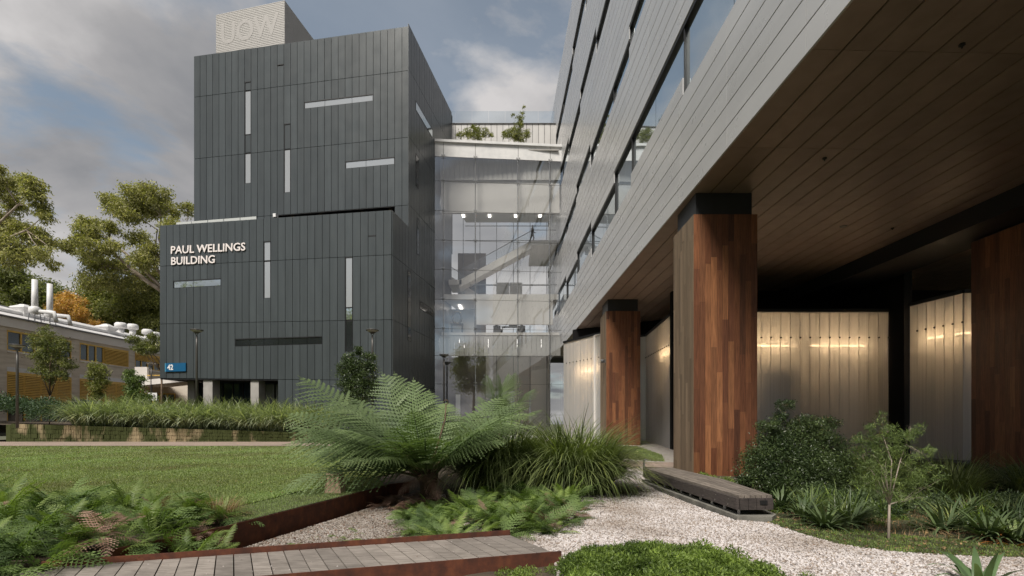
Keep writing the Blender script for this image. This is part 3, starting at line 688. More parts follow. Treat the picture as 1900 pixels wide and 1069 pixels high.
# name lettering
def text_mesh(s, size, ext=0.02, bold=0.0):
    cu = bpy.data.curves.new('t', 'FONT'); cu.body = s; cu.size = size; cu.extrude = ext; cu.offset = bold; cu.resolution_u = 3
    ob = bpy.data.objects.new('t', cu); me = bpy.data.meshes.new_from_object(ob); bpy.data.objects.remove(ob); return me
def maxx(s, size):
    me = text_mesh(s, size); x = max(v.co.x for v in me.vertices); bpy.data.meshes.remove(me); return x
def write(w, s, t, z, size, m, parent, out=.1, name='letter', slope=0.0, bold=0.0, space=1.0, width=None, ext=.02):
    """letters standing on a wall plane, one object each"""
    w1 = maxx('I', size); total = maxx(s, size); k = (width/total) if width else 1.0
    dirn = Vector((w.d.x, w.d.y, slope)).normalized()
    if w.n.cross(Vector((w.d.x, w.d.y))) < 0: pass
    nrm = Vector((w.n.x, w.n.y, 0)); up = nrm.cross(dirn); 
    for i_, ch in enumerate(s):
        if ch == ' ': continue
        off = (maxx(s[:i_]+'I', size)-w1) if i_ else 0.0
        me = text_mesh(ch, size, ext, bold); me.name = name; me.materials.clear(); me.materials.append(m)
        base = w.p(t, z, out)+dirn*off*k
        for v in me.vertices: v.co = base+dirn*(v.co.x*k)+up*v.co.y+nrm*v.co.z
        me.update(); put(link(bpy.data.objects.new(name, me)), parent)
def up_ok(w): 
    return Vector((w.n.x, w.n.y, 0)).cross(Vector((w.d.x, w.d.y, 0))).z > 0
ns = thing('name_sign', 'raised white letters reading PAUL WELLINGS BUILDING on the charcoal wall', 'sign', wl.p(wl.t(318), wl.z(318, 495), .1))
h_cap = wl.z(318, 458)-wl.z(318, 472)
slope = (wl.z(458, 465.5)-wl.z(318, 472.0))/(wl.t(458)-wl.t(318))
write(wl, 'PAUL WELLINGS', wl.t(318.5), wl.z(318, 472), h_cap/0.70, M['letter_white'], ns, .12, slope=slope, bold=.012, width=wl.t(457.5)-wl.t(319))
write(wl, 'BUILDING', wl.t(319), wl.z(318, 492.5), h_cap/0.70, M['letter_white'], ns, .12, slope=slope*.8, bold=.012, width=wl.t(400.5)-wl.t(319))
bs = thing('number_sign', 'blue sign with the white number 42 near the lower corner of the building', 'sign', wl.p(wl.t(309), wl.z(309, 690), .1))
za, zb = wl.z(309, 690), wl.z(309, 674.5)
MB().wallbox(wl, wl.t(311), wl.t(347.5), (za, za), (zb, zb), .08, .16).build('board', M['sign_blue'], bs)
MB().wallbox(wl, wl.t(309.3), wl.t(311)-.01, za, zb, .08, .17).build('edge_strip', M['sign_light'], bs)
write(wl, '42', wl.t(314), za+(zb-za)*.2, (zb-za)*.62/.70, M['sign_white'], bs, .175, name='numeral', bold=.015, width=wl.t(324.5)-wl.t(314), ext=.008)

# rooftop plant screen with faint letters, dome
rx = Wall((P(401, 100, 49).x, 49), (P(528, 50, 47.3).x, 47.3))
M['mesh_screen'] = noisy('perforated_screen', (0.42, 0.405, 0.39), (0.48, 0.465, 0.445), 60, 0.6, 0.2, bstr=0.5, bscale=50)
M['mesh_letter'] = noisy('screen_letter', (0.36, 0.345, 0.33), (0.42, 0.405, 0.39), 60, 0.6, 0.2, bstr=0.5, bscale=50)
ps = thing('roof_screen', 'pale perforated metal box with faint UOW letters on the building roof', 'roof screen', (rx.p(rx.L/2, 30)))
ztop = rx.z(401, 26.5); zbot = e(26)
qq = [rx.p(0, 0), rx.p(rx.L, 0), rx.p(rx.L, 0)+Vector((1.5, 9.0, 0)), rx.p(0, 0)+Vector((1.5, 9.0, 0))]
MB().slab([(v.x, v.y) for v in qq], zbot, ztop-.1).build('screen_box', M['mesh_screen'], ps)
nrib = 60
mb = MB()
for k in range(nrib): mb.wallbox(rx, 0, rx.L, zbot+(ztop-zbot)*k/nrib, zbot+(ztop-zbot)*(k+.45)/nrib, 0, .018)
w2 = Wall((qq[1].x, qq[1].y), (qq[2].x, qq[2].y))
for k in range(nrib): mb.wallbox(w2, 0, w2.L, zbot+(ztop-zbot)*k/nrib, zbot+(ztop-zbot)*(k+.45)/nrib, .005, .025)
o = mb.build('rib', M['mesh_screen'], ps); o['kind'] = 'stuff'
write(rx, 'UOW', rx.t(409), rx.z(409, 83), (rx.z(409, 45)-rx.z(409, 83))/.72, M['mesh_letter'], ps, .02, bold=.05, width=rx.t(516)-rx.t(409), slope=0.0, ext=.004)
dm = MB(); dm.lathe((P(497, 0, 51).x, 51, ztop+.2), [(1.9*math.cos(a_), 1.5*math.sin(a_)) for a_ in np.linspace(0, 1.5, 8)], 24)
tag(dm.build('roof_dome', M['white_wall'], smooth=True), 'white dome just showing above the pale rooftop box', 'dome')
# ================================================================== GLASS ATRIUM
aw = Wall((-7.06, 46.7), (5.2, 47.7))
at = thing('glass_atrium', 'glazed atrium with point fixed panes between the charcoal block and the silver building', 'atrium', (-1, 48, 0))
acol = [806.5, 822.7, 882, 961.5, 1021, 1056]
arow = [276-8, 294, 339, 394, 448, 502, 557, 611, 661, 713, 770]      # photo rows at x ~ 900
zr = [aw.z(900, y) for y in arow]; tcs = [aw.t(x) for x in acol]
ztop_a = aw.z(900, 263.5)
for j in range(5):
    for r in range(len(zr)-1):
        t0, t1 = tcs[j]+.02, tcs[j+1]-.02
        if r == 0: MB().wallbox(aw, t0, t1, zr[1]+.02, zr[0], -.02, 0).build('spandrel_panel', M['white_metal'], at)
        else: MB().quad(aw.p(t0, zr[r+1]+.02), aw.p(t1, zr[r+1]+.02), aw.p(t1, zr[r]-.02), aw.p(t0, zr[r]-.02)).build('glass_pane', M['glass'], at)
    MB().wallbox(aw, tcs[j]+.0, tcs[j+1]-.01, zr[0], ztop_a, -.6, .18).build('coping', M['white_metal'], at)
    MB().quad(aw.p(tcs[j], .05), aw.p(tcs[j+1]-.02, .05), aw.p(tcs[j+1]-.02, zr[-1]-.02), aw.p(tcs[j], zr[-1]-.02)).build('glass_pane', M['glass'], at)
sp = None
for j in range(1, 5):
    for r in range(1, len(zr)):
        c = aw.p(tcs[j], zr[r], .06); mb = MB()
        u = Vector((aw.d.x, aw.d.y, 0))
        for sx in (-1, 1):
            for sz in (-1, 1):
                q_ = c+u*sx*.13+Vector((0, 0, sz*.13)); mb.tube([c, q_], .014, 4)
                n_ = Vector((aw.n.x, aw.n.y, 0)); mb.tube([q_-n_*.06, q_+n_*.02], .04, 6)
        mb.build('spider_fitting', M['steel'], at)
for j in range(1, 5):
    mb = MB(); mb.tube([aw.p(tcs[j], 0, -.35), aw.p(tcs[j], zr[0], -.35)], .05, 6); mb.build('mast', M['steel'], at)
for j in range(1, 5):
    MB().wallbox(aw, tcs[j]-.012, tcs[j]+.012, 0, zr[0], -.03, .012).build('joint', M['post_metal'], at)
for r in range(1, len(zr)):
    MB().wallbox(aw, tcs[0], tcs[5], zr[r]-.012, zr[r]+.012, -.03, .010).build('joint', M['post_metal'], at)
# inside: slabs, balustrade panels, back wall with window frames, stair
ib = thing('atrium_interior', 'pale floors, panelled balustrades and crossing stair seen through the atrium glass', 'interior', (-1, 52, 0))
def zi(py, Y): return EYE+(HZ-py)/FP*Y
AX0, AX1 = -7.0, 4.4
def ax(Y, side): return (-7.0+(Y-46.7)*.175) if side < 0 else (5.94-.0284*Y-.12)
def slabi(name, y0, y1, z0, z1, m, x0=None, x1=None):
    return MB().slab([(x0 if x0 is not None else ax(y0, -1)+.1, y0), (x1 if x1 is not None else ax(y0, 1), y0), (x1 if x1 is not None else ax(y1, 1), y1), (x0 if x0 is not None else ax(y1, -1)+.1, y1)], z0, z1).build(name, m, ib)
M['inner'] = noisy('atrium_plaster', (0.66, 0.63, 0.61), (0.76, 0.73, 0.71), 0.35, 0.5, bstr=0.0)
M['inner_dark'] = noisy('atrium_dark_lining', (0.14, 0.12, 0.105), (0.24, 0.205, 0.185), 0.5, 0.6, bstr=0.0)
Yb = 57.0
slabi('roof_slab', 48.2, Yb, zi(345, 48.2), zi(300, 48.2)+.2, M['inner'])
slabi('floor_slab', 49.0, Yb, zi(556, 49), zi(546, 49), M['inner'])
slabi('floor_slab', 48.3, Yb, zi(622, 48.3), zi(617, 48.3), M['inner'])
slabi('ground_floor', 47.6, Yb, 0.05, .35, M['inner'])
x = -6.7
while x < 4.4:      # vertical boards of the balustrade bands
    MB().box(x, x+.42, 48.02, 48.08, zi(660, 48), zi(624, 48)).build('balustrade_panel', M['pale_clad'], ib)
    MB().box(x, x+.42, 48.02, 48.08, zi(334, 48.02), zi(296, 48.02)).build('balustrade_panel', M['pale_clad'], ib)
    x += .45
slabi('downstand', 48.2, 48.5, zi(395, 48.2), zi(345, 48.2), M['inner'])
slabi('downstand', 49.0, 49.3, zi(602, 49), zi(556, 49), M['inner'], -3.4, 3.9)
slabi('back_wall', Yb, Yb+.3, 0, zi(470, Yb), M['inner_dark'], -6.0, -2.9)
slabi('back_wall', Yb, Yb+.3, .35, zi(640, Yb), M['inner'], -2.9, 4.2)
M['panel_light'] = emit('ceiling_light', (1, .95, .88), 1.1)
for zc_, y0_ in ((zi(346, 48.2), 50), (zi(557, 49), 51), (zi(623, 48.3), 50.5), (zi(396, 48.2)+.0, 0)):
    if y0_:
        for xx in (-5.2, -2.4, .4, 3.0):
            for yy in (y0_, y0_+3.2): MB().box(xx-.15, xx+.15, yy, yy+2.2, zc_-.05, zc_-.01).build('ceiling_light', M['panel_light'], ib)
for k in range(6):
    X_ = -5.4+k*1.85
    MB().box(X_-.03, X_+.03, Yb-.1, Yb, 0.3, zi(392, Yb)).build('window_mullion', M['alu_dark'], ib)
for py in (420, 447, 530): MB().box(-5.2, 4.2, Yb-.12, Yb-.04, zi(py, Yb)-.03, zi(py, Yb)+.03).build('window_transom', M['alu_dark'], ib)
# stair flights
def flight(px0, py0, px1, py1, Y, wd, th, m=M['inner']):
    a_, b_ = P(px0, py0, Y), P(px1, py1, Y); mb = MB()
    mb.hexa([(a_.x, Y, a_.z-th), (b_.x, Y, b_.z-th), (b_.x, Y+wd, b_.z-th), (a_.x, Y+wd, a_.z-th), (a_.x, Y, a_.z), (b_.x, Y, b_.z), (b_.x, Y+wd, b_.z), (a_.x, Y+wd, a_.z)])
    mb.build('stair_flight', m, ib)
    mb = MB(); mb.tube([(a_.x, Y-.02, a_.z+.95), (b_.x, Y-.02, b_.z+.95)], .035, 6); mb.build('handrail', M['alu_dark'], ib)
    mb = MB(); mb.quad((a_.x, Y-.01, a_.z), (b_.x, Y-.01, b_.z), (b_.x, Y-.01, b_.z+.9), (a_.x, Y-.01, a_.z+.9)); mb.build('stair_glass', M['thin_glass'], ib)
flight(852, 520, 985, 447, 50.2, 1.6, .75); flight(812, 497, 886, 545, 51.9, 1.5, .75)
slabi('stair_landing', 50.2, 53.4, zi(528, 50.2), zi(519, 50.2), M['inner'], ax(50.2, -1)+.2, P(856, 0, 50.2).x)
slabi('upper_landing', 50.2, Yb, zi(455, 50.2), zi(446, 50.2), M['inner'], P(985, 0, 50.2).x, ax(50, 1))
mb = MB(); mb.tube([(P(985, 0, 50.2).x, 50.2, zi(427, 50.2)), (4.3, 50.2, zi(427, 50.2))], .03, 6); mb.build('handrail', M['alu_dark'], ib)
mb = MB(); mb.tube([(-4, 49.05, zi(528, 49)), (4.3, 49.05, zi(528, 49))], .03, 6); mb.build('handrail', M['alu_dark'], ib)
# double door on the middle floor
dr = P(921, 0, Yb-.3).x
for sx in (0, 1): MB().box(dr+sx*1.45, dr+sx*1.45+1.4, Yb-.25, Yb-.2, zi(543, 53), zi(506, 53)).build('door_leaf', M['white_metal'], ib)
# lobby furniture behind the dark left bay: dark lining, board, round clock-like ornament on a stand
slabi('lobby_wall', 50.5, 50.7, .35, zi(663, 50.5), M['inner_dark'], -6.2, -2.6)
MB().box(-5.5, -5.05, 50.2, 50.3, .4, 4.4).build('lobby_panel', M['white_wall'], ib)
slabi('gallery_wall', 50.4, 50.6, zi(618, 50.4), zi(574, 50.4), M['pale_clad'], -6.2, -3.7)
M['bronze'] = mat('bronze', (0.14, 0.10, 0.05), 0.4, 0.8)
oc = P(848, 590, 49.2)
orn = thing('ring_ornament', 'dark ring shaped ornament on a low table behind the upper lobby glass', 'ornament', (oc.x, 49.2, zi(617, 49.2)))
mb = MB(); ringp = [(oc.x+.42*math.cos(a_), 49.2, oc.z+.58*math.sin(a_)) for a_ in np.linspace(0, 2*PI, 17)]; mb.tube(ringp, .11, 6, False); mb.build('ring', M['bronze'], orn)
tb = thing('display_table', 'small dark table under the ring ornament', 'table', (oc.x, 49.2, zi(617, 49.2))); z0_ = zi(617, 49.2)
MB().box(oc.x-.6, oc.x+.6, 48.9, 49.5, z0_+.72, z0_+.82).build('table_top', M['black'], tb)
for sx in (-1, 1):
    for sy in (-1, 1): MB().box(oc.x+sx*.5-.05, oc.x+sx*.5+.05, 49.2+sy*.24-.05, 49.2+sy*.24+.05, z0_, z0_+.72).build('leg', M['black'], tb)
# people behind the glass
def person(name, label, joints, edges, rad, loc, cloth, rz=0, hair=(0.03, 0.02, 0.015)):
    me = bpy.data.meshes.new(name); me.from_pydata(joints, edges, []); o = link(bpy.data.objects.new(name, me))
    sk = o.modifiers.new('s', 'SKIN'); sk.use_smooth_shade = True
    for i_, r_ in enumerate(rad): me.skin_vertices[0].data[i_].radius = (r_, r_)
    me.skin_vertices[0].data[0].use_root = True
    su = o.modifiers.new('u', 'SUBSURF'); su.levels = 1; su.render_levels = 1
    me.materials.append(cloth); o.location = loc; o.rotation_euler = (0, 0, rz); tag(o, label, 'person')
    hd = Vector(joints[-1])
    h = MB(); h.lathe((hd.x, hd.y+.01, hd.z+.0), [(.105*math.cos(a_), .12*math.sin(a_)) for a_ in np.linspace(-.2, 1.5, 6)], 10)
    hm = mat('dark_hair', hair, 0.7); ho = h.build('hair', hm, None, True); ho.parent = o
    return o
skinm = mat('grey_clothes', (0.16, 0.15, 0.15), 0.8); skinm2 = mat('dark_clothes', (0.06, 0.06, 0.065), 0.8)
stand = [(0, 0, .95), (0, 0, 1.2), (0, 0, 1.42), (.19, 0, 1.38), (.25, -.06, 1.1), (.2, -.3, 1.02), (-.19, 0, 1.38), (-.24, .05, 1.1), (-.2, -.12, .85), (.1, 0, .9), (.11, -.12, .5), (.11, .02, .06), (.11, -.16, .03), (-.1, 0, .9), (-.12, .1, .5), (-.12, .28, .1), (-.12, .14, .03), (0, -.01, 1.52), (0, -.02, 1.64)]
sedges = [(0, 1), (1, 2), (2, 3), (3, 4), (4, 5), (2, 6), (6, 7), (7, 8), (0, 9), (9, 10), (10, 11), (11, 12), (0, 13), (13, 14), (14, 15), (15, 16), (2, 17), (17, 18)]
srad = [.15, .15, .15, .08, .055, .04, .08, .055, .04, .11, .075, .05, .045, .11, .075, .05, .045, .055, .105]
person('person', 'person in grey coming down the atrium stair behind the glass', stand, sedges, srad, (P(988, 0, 50.9).x, 50.9, zi(446, 50.2)+.0), skinm, 1.2)
sit = [(0, 0, .5), (0, 0, .78), (0, 0, 1.0), (.19, 0, .96), (.25, -.1, .72), (.12, -.34, .7), (-.19, 0, .96), (-.25, -.1, .72), (-.12, -.34, .7), (.1, -.05, .48), (.12, -.42, .5), (.12, -.45, .08), (.12, -.6, .04), (-.1, -.05, .48), (-.12, -.42, .5), (-.12, -.45, .08), (-.12, -.6, .04), (0, -.01, 1.1), (0, -.04, 1.23)]
fz = zi(617, 48.3)
for px, lab, m_, rz_ in ((922, 'seated person in dark clothes at the table behind the atrium glass, alone on one side', skinm2, 1.2), (968, 'seated person in dark clothes beside the monitor behind the atrium glass', skinm2, -1.3)):
    c_ = P(px, 0, 49.6); person('person', lab, sit, sedges, srad, (c_.x, 49.6, fz), m_, rz_)
    ch = thing('chair', 'dark lounge chair under the seated person, ' + ('alone on one side' if px < 940 else 'beside the monitor'), 'chair', (c_.x, 49.6, fz))
    MB().box(c_.x-.35, c_.x+.35, 49.35, 49.9, fz+.1, fz+.42).build('seat', skinm2, ch); MB().box(c_.x-.35, c_.x+.35, 49.9, 50.0, fz+.1, fz+.95).build('backrest', skinm2, ch)
dk = thing('desk', 'dark desk with a box shaped monitor behind the atrium glass', 'desk', (P(945, 0, 49.4).x, 49.4, fz)); c_ = P(948, 0, 49.4)
MB().box(c_.x-.9, c_.x+.7, 49.1, 49.7, fz+.68, fz+.74).build('desk_top', skinm2, dk); MB().box(c_.x-.2, c_.x+.6, 49.35, 49.45, fz+.74, fz+1.2).build('monitor', M['black'], dk)
for sx in (-.85, .6): MB().box(c_.x+sx, c_.x+sx+.06, 49.15, 49.65, fz, fz+.68).build('leg', M['black'], dk)
# roof terrace above the atrium
rt = thing('roof_terrace_wall', 'pale panelled rooftop wall behind the planted terrace above the atrium', 'wall', (-1, 52, 22))
Yt = 52.0; x = -7.5
zt0, zt1 = ztop_a-.4, zi(229, Yt)
while x < 4.4:
    MB().box(x, x+.56, Yt, Yt+.06, zt0, zt1-.05).build('wall_panel', M['pale_clad'], rt); x += .6
MB().box(-7.6, 4.42, Yt+.06, Yt+.5, zt0, zt1-.1).build('core', M['dark_back'], rt); MB().box(-7.6, 4.42, Yt-.1, Yt+.5, zt1-.05, zt1).build('coping', M['alu_dark'], rt)
slabi('terrace_deck', 47.4, Yt, ztop_a-.6, ztop_a-.5, M['concrete'], -6.9, 4.3)
rb = thing('roof_glass_balustrade', 'frameless clear glass balustrade along the top of the rooftop wall', 'balustrade', (-1, 52, 25))
for k in range(7): MB().box(-7.4+k*1.68, -7.4+k*1.68+1.64, Yt+.2, Yt+.22, zt1+.002, zi(204, Yt)).build('glass_pane', M['thin_glass'], rb)

# ================================================================== SILVER OVERHANGING BUILDING
FA, FB = -0.0284, 5.94
fd = Vector((FA, 1, 0)).normalized(); fn = Vector((fd.y, -fd.x, 0))           # along, and to the right (into the building)
def Fp(a, b, z): v = Vector((FB, 0, 0))+fd*a+fn*b; return Vector((v.x, v.y, z))
def fbox(a0, a1, b0, b1, z0, z1): return MB().hexa([Fp(a0, b0, z0), Fp(a0, b1, z0), Fp(a1, b1, z0), Fp(a1, b0, z0), Fp(a0, b0, z1), Fp(a0, b1, z1), Fp(a1, b1, z1), Fp(a1, b0, z1)])
ob = thing('overhanging_building', 'silver panelled building on timber columns with ribbon windows and a brown soffit', 'building', Fp(25, 8, 0))
UZ = 5.81; fz_ = lambda k: EYE+k*UZ
SOF = fz_(1.22)
bands = [(1.22, 1.81, 6), (2.20, 2.81, 6), (3.08, 3.83, 7), (4.11, 4.79, 7), (5.12, 5.79, 7)]
steps = [(-20, 16.5, 0, 0), (16.5, 22.9, 0, 1), (22.9, 26.2, 0, 0), (26.2, 32.6, -1, 0), (32.6, 38.5, 0, 1), (38.5, 44.5, -1, 0), (44.5, 50.5, 0, 0), (50.5, 64, 0, 1)]
PL = 3.42; a_starts = [9.9-PL*k for k in range(8, 0, -1)]+[9.9+PL*k for k in range(0, 15)]
AEND = 61.0
plist = []
for bi, (z0, z1, n) in enumerate(bands):
    dz = (z1-z0)/n
    for r in range(n):
        for a0 in a_starts:
            plist.append((bi, r, a0, min(a0+PL, AEND), z0+r*dz, z0+(r+1)*dz))
def vis_size(p): return (p[3]-p[2])*(p[5]-p[4])*UZ/max(4, (p[2]+p[3])/2)**2/(1+.25*p[0]) if p[3] > 4 else 0
plist.sort(key=vis_size, reverse=True)
rest = MB()
for k, (bi, r, a0, a1, z0, z1) in enumerate(plist):
    if a1 <= a0: continue
    b = fbox(a0+.006, a1-.006, -.0, .05, fz_(z0)+.018, fz_(z1)-.018)
    if k < 285: b.build('fascia_panel', M['alu'], ob)
    else: rest.add(b.v, b.f)
o = rest.build('upper_fascia_panel', M['alu'], ob); o['kind'] = 'stuff'
# step panels and glazing of the ribbon windows
for bi in range(4):
    zs0, zs1 = bands[bi][1], bands[bi+1][0]; d0 = (bands[bi][1]-bands[bi][0])/bands[bi][2]
    for si, (s0, s1, hd_, sl_) in enumerate(steps):
        off = [0, .3, -1.6, 2.2][bi]; s0 += off; s1 = min(s1+off, AEND)
        if s1 < 3: continue
        if bi % 2: hd_, sl_ = (-1 if hd_ == 0 and sl_ == 0 else hd_), sl_
        if hd_ == -1: fbox(s0, s1, 0, .05, fz_(zs1-d0)+.018, fz_(zs1)-.018).build('step_panel', M['alu'], ob)
        if sl_ == 1: fbox(s0, s1, 0, .05, fz_(zs0)+.018, fz_(zs0+d0)-.018).build('step_panel', M['alu'], ob)
        w0 = zs0+(d0 if sl_ else 0); w1 = zs1-(d0 if hd_ else 0)
        fbox(s0, s1, .02, .22, fz_(w1)-.12, fz_(w1)-.01).build('window_head', M['black'], ob)
        wf = fbox(s1-.05, s1, .04, .2, fz_(w0), fz_(w1)).build('window', M['black'], ob)
        np_ = max(1, int(round((s1-s0)/3.2)))
        for q in range(np_):
            u0 = s0+(s1-s0)*q/np_; u1 = s0+(s1-s0)*(q+1)/np_
            fbox(u0+.015, u1-.015, .13, .15, fz_(w0), fz_(w1)-.1).build('pane', M['mirror'], wf)
fbox(-20, AEND-.02, .24, 25, SOF+.08, fz_(5.79)).build('core', M['dark_back'], ob)
# soffit panels
SW, SL = 0.605, 3.45
sp_list = []
for c in range(38):
    for k in range(-3, 14):
        a0 = 9.76-SL+SL*k; b0 = .02+c*SW
        if b0 > 9.2-.6 and a0 > 27.6-1.2 and b0 > 4: continue
        sp_list.append((a0, b0))
sp_list.sort(key=lambda p: (p[0]+1.7 < 6)*1000+math.hypot(max(p[0]+1.7, 1), p[1]))
srest = MB()
for k, (a0, b0) in enumerate(sp_list):
    b = fbox(a0+.005, a0+SL-.005, b0+.020, b0+SW-.020, SOF, SOF+.03)
    if k < 280: b.build('soffit_panel', M['soffit'], ob)
    else: srest.add(b.v, b.f)
o = srest.build('far_soffit_panel', M['soffit'], ob); o['kind'] = 'stuff'
fbox(-20, AEND, .03, 25, SOF+.04, SOF+.07).build('soffit_backing', M['dark_back'], ob)
fbox(-6, 27.4, 9.6, 11.6, 8.05, SOF-.005).build('bulkhead_beam', M['black'], ob)
for px, py in ((1565, 420), (1817, 415)):
    Yd = (SOF-EYE)*FP/(HZ-py); c_ = P(px, py, Yd)
    mb = MB(); mb.lathe((c_.x, c_.y, SOF-.02), [(.11, 0), (.13, .02)], 14); mb.build('downlight_rim', M['alu_dark'], ob)
    mb = MB(); mb.lathe((c_.x, c_.y, SOF-.026), [(.07, 0), (.07, .004)], 12); mb.build('downlight_lamp', M['lamp_lens'], ob)
for px, py in ((1785, 82), (1530, 293), (1656, 423)):
    Yd = (SOF-EYE)*FP/(HZ-py); c_ = P(px, py, Yd)
    mb = MB(); mb.lathe((c_.x, c_.y, SOF-.05), [(.012, -.03), (.02, 0), (.055, .02), (.055, .048)], 10); mb.build('sprinkler_head', M['black'], ob)
# dark back wall above and between the translucent walls
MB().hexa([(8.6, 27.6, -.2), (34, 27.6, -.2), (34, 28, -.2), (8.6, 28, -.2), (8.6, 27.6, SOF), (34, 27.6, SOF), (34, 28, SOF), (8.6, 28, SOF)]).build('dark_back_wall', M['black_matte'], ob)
# ------------------------------------------------------------------ translucent walls
M['added_room_fill'] = emit('added_room_fill', (1, .84, .66), 0.5)  # unseen glow strips added behind the translucent panels to brighten them
M['room'] = noisy('room_lining', (0.74, 0.71, 0.67), (0.82, 0.79, 0.75), 0.8, 0.8, bstr=0)
def polywall(label, pts, ztops, lights, boltz, back=1.3, panel=.44, roomdark=()):
    th = thing('translucent_wall', label, 'wall', (pts[0][0], pts[0][1], 0), 'ribbed translucent walls under the silver building')
    for k in range(len(pts)-1):
        w = Wall(pts[k], pts[k+1]); z0, z1 = ztops[k], ztops[k+1]; n = max(1, int(round(w.L/panel)))
        for j in range(n):
            a_, b_ = w.L*j/n, w.L*(j+1)/n; za_, zb_ = z0+(z1-z0)*j/n, z0+(z1-z0)*(j+1)/n
            MB().wallbox(w, a_+.006, b_-.006, .12, (za_, zb_), -.03, 0).build('panel', M['poly'], th)
            MB().wallbox(w, b_-.010, b_+.002, .12, zb_, -.045, .006).build('rib', M['poly'], th)
            if boltz is not None:
                bz = boltz[k]+(boltz[k+1]-boltz[k])*(j+1)/n if isinstance(boltz, list) else boltz
                c_ = w.p(b_-.004, bz, .02); mb = MB(); mb.tube([c_, c_+Vector((w.n.x, w.n.y, 0))*.03], .04, 8); mb.build('bolt', M['black'], th)
        MB().wallbox(w, 0, w.L, (z0, z1), (z0+.14, z1+.14), -.10, .06).build('top_flashing', M['black'], th)
        MB().wallbox(w, 0, w.L, 0, .12, -.06, .03).build('base_rail', M['alu_dark'], th)
        MB().wallbox(w, 0, w.L, .05, (z0, z1), -back-.1, -back).build('room_back', M['room'], th)
        MB().wallbox(w, 0, w.L, (z0-.02, z1-.02), (z0+.02, z1+.02), -back, -.1).build('room_ceiling', M['room'], th)
    for k in range(len(pts)-1):
        w = Wall(pts[k], pts[k+1]); MB().wallbox(w, w.L*.05, w.L*.95, min(ztops)-.35, min(ztops)-.3, -back*.75, -back*.55).build('added_room_fill', M['added_room_fill'], th)
    for (q0, q1, zz_) in lights:
        mb = MB(); mb.tube([Vector((q0[0], q0[1], zz_)), Vector((q1[0], q1[1], zz_))], .032, 8); mb.build('tube_light', M['tube'], th)
    return th
wa = polywall('long translucent wall with two warm light strips behind the near column', [(8.7, 23.5), (17.2, 23.5)], [6.67, 6.67],
         [((9.0, 23.95), (12.9, 23.95), 5.2), ((13.9, 23.95), (16.4, 23.95), 5.2)], 5.5)
polywall('angled translucent wall with a warm light strip beside the dark gap', [(17.56, 22.7), (17.75, 20.3), (20.6, 20.2)][0:1]+[(17.9, 20.4), (20.6, 20.2)], [6.75, 6.75, 6.75],
         [((18.0, 22.2), (18.35, 20.85), 5.25), ((18.35, 20.8), (20.4, 20.65), 5.25)], 5.6, .9, .36)
polywall('translucent wall seen between the two timber columns', [(8.45, 34.2), (8.83, 33.9), (8.69, 28.0), (8.75, 23.7)], [7.3, 7.3, 7.5, 7.5], [((9.0, 30.5), (8.95, 27.0), 5.6)], 5.9, 1.0, .42)
polywall('pale translucent wall projecting past the far timber column', [(3.75, 37.4), (6.1, 32.9), (8.3, 34.3)], [7.4, 7.4, 7.4], [((4.9, 36.2), (6.2, 33.7), 5.2)], 5.9, 1.2, .42)
MB().slab([(3.77, 37.5), (3.85, 37.45), (4.9, 41), (4.8, 41)], .1, 7.4).build('end_panel', M['poly'], ob)
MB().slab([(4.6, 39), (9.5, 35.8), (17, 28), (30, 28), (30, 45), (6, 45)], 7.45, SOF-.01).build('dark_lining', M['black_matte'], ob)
# things behind the long translucent wall
cbt = thing('cabinet', 'dark cabinet blurred behind the long translucent wall', 'cabinet', (12.2, 23.9, 0))
MB().box(11.4, 13.1, 23.75, 24.1, 2.0, 4.1).build('carcass', M['black'], cbt); MB().box(11.5, 12.95, 23.68, 23.74, 1.65, 3.0).build('paper_sheet', M['white_wall'], cbt)
MB().box(11.3, 13.2, 23.72, 24.2, 1.5, 1.64).build('shelf', M['white_wall'], cbt)
MB().box(10.6, 13.4, 23.74, 24.2, 0.2, .5).build('base', M['inner_dark'], cbt)
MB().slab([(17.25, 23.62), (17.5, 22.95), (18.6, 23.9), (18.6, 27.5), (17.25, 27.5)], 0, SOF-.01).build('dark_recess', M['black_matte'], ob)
# ------------------------------------------------------------------ timber columns
def column(label, x0, y0, wd, ztop, capz, seed, zb=-.3, weathered=True):
    rr = random.Random(seed); th = thing('timber_column', label, 'column', (x0+wd/2, y0+wd/2, 0), 'timber clad columns under the soffit')
    cn = [(x0, y0), (x0+wd, y0), (x0+wd, y0+wd), (x0, y0+wd)]
    nb = 11
    for s in range(4):
        a_, b_ = cn[s], cn[(s+1) % 4]; w = Wall(a_, b_); mid = Vector(((a_[0]+b_[0])/2-(x0+wd/2), (a_[1]+b_[1])/2-(y0+wd/2)))
        if w.n.dot(mid) < 0: w.n = -w.n
        grey = (s == 3) and weathered
        for j in range(nb):
            t0, t1 = wd*j/nb, wd*(j+1)/nb; z = zb; 
            while z < ztop-.01:
                ln = rr.uniform(1.1, 3.4) if z > zb else rr.uniform(.5, 2.6)
                z2 = min(z+ln, ztop)
                if ztop-z2 < .35: z2 = ztop
                pr = rr.uniform(0, .006)
                m_ = M['timber_grey'] if grey else M['timber']
                MB().wallbox(w, t0+.0015, t1-.0015, z+.001, z2-.001, -.022, pr).build('board', m_, th); z = z2
    MB().box(x0+.02, x0+wd-.02, y0+.02, y0+wd-.02, zb, ztop-.003).build('core', M['black'], th)
    MB().box(x0+.10, x0+wd-.12, y0+.10, y0+wd-.12, ztop-.003, capz-.004).build('cap', M['cap_metal'], th)
    return th
CW = 1.945
column('tall timber column behind the bench with rich red brown boards', 5.56, 15.74, CW, 7.99, SOF, 3)
column('far timber column beside the strappy grass mound, seen past the near one', 5.38, 29.35, CW, 7.99, SOF, 5, -.02)
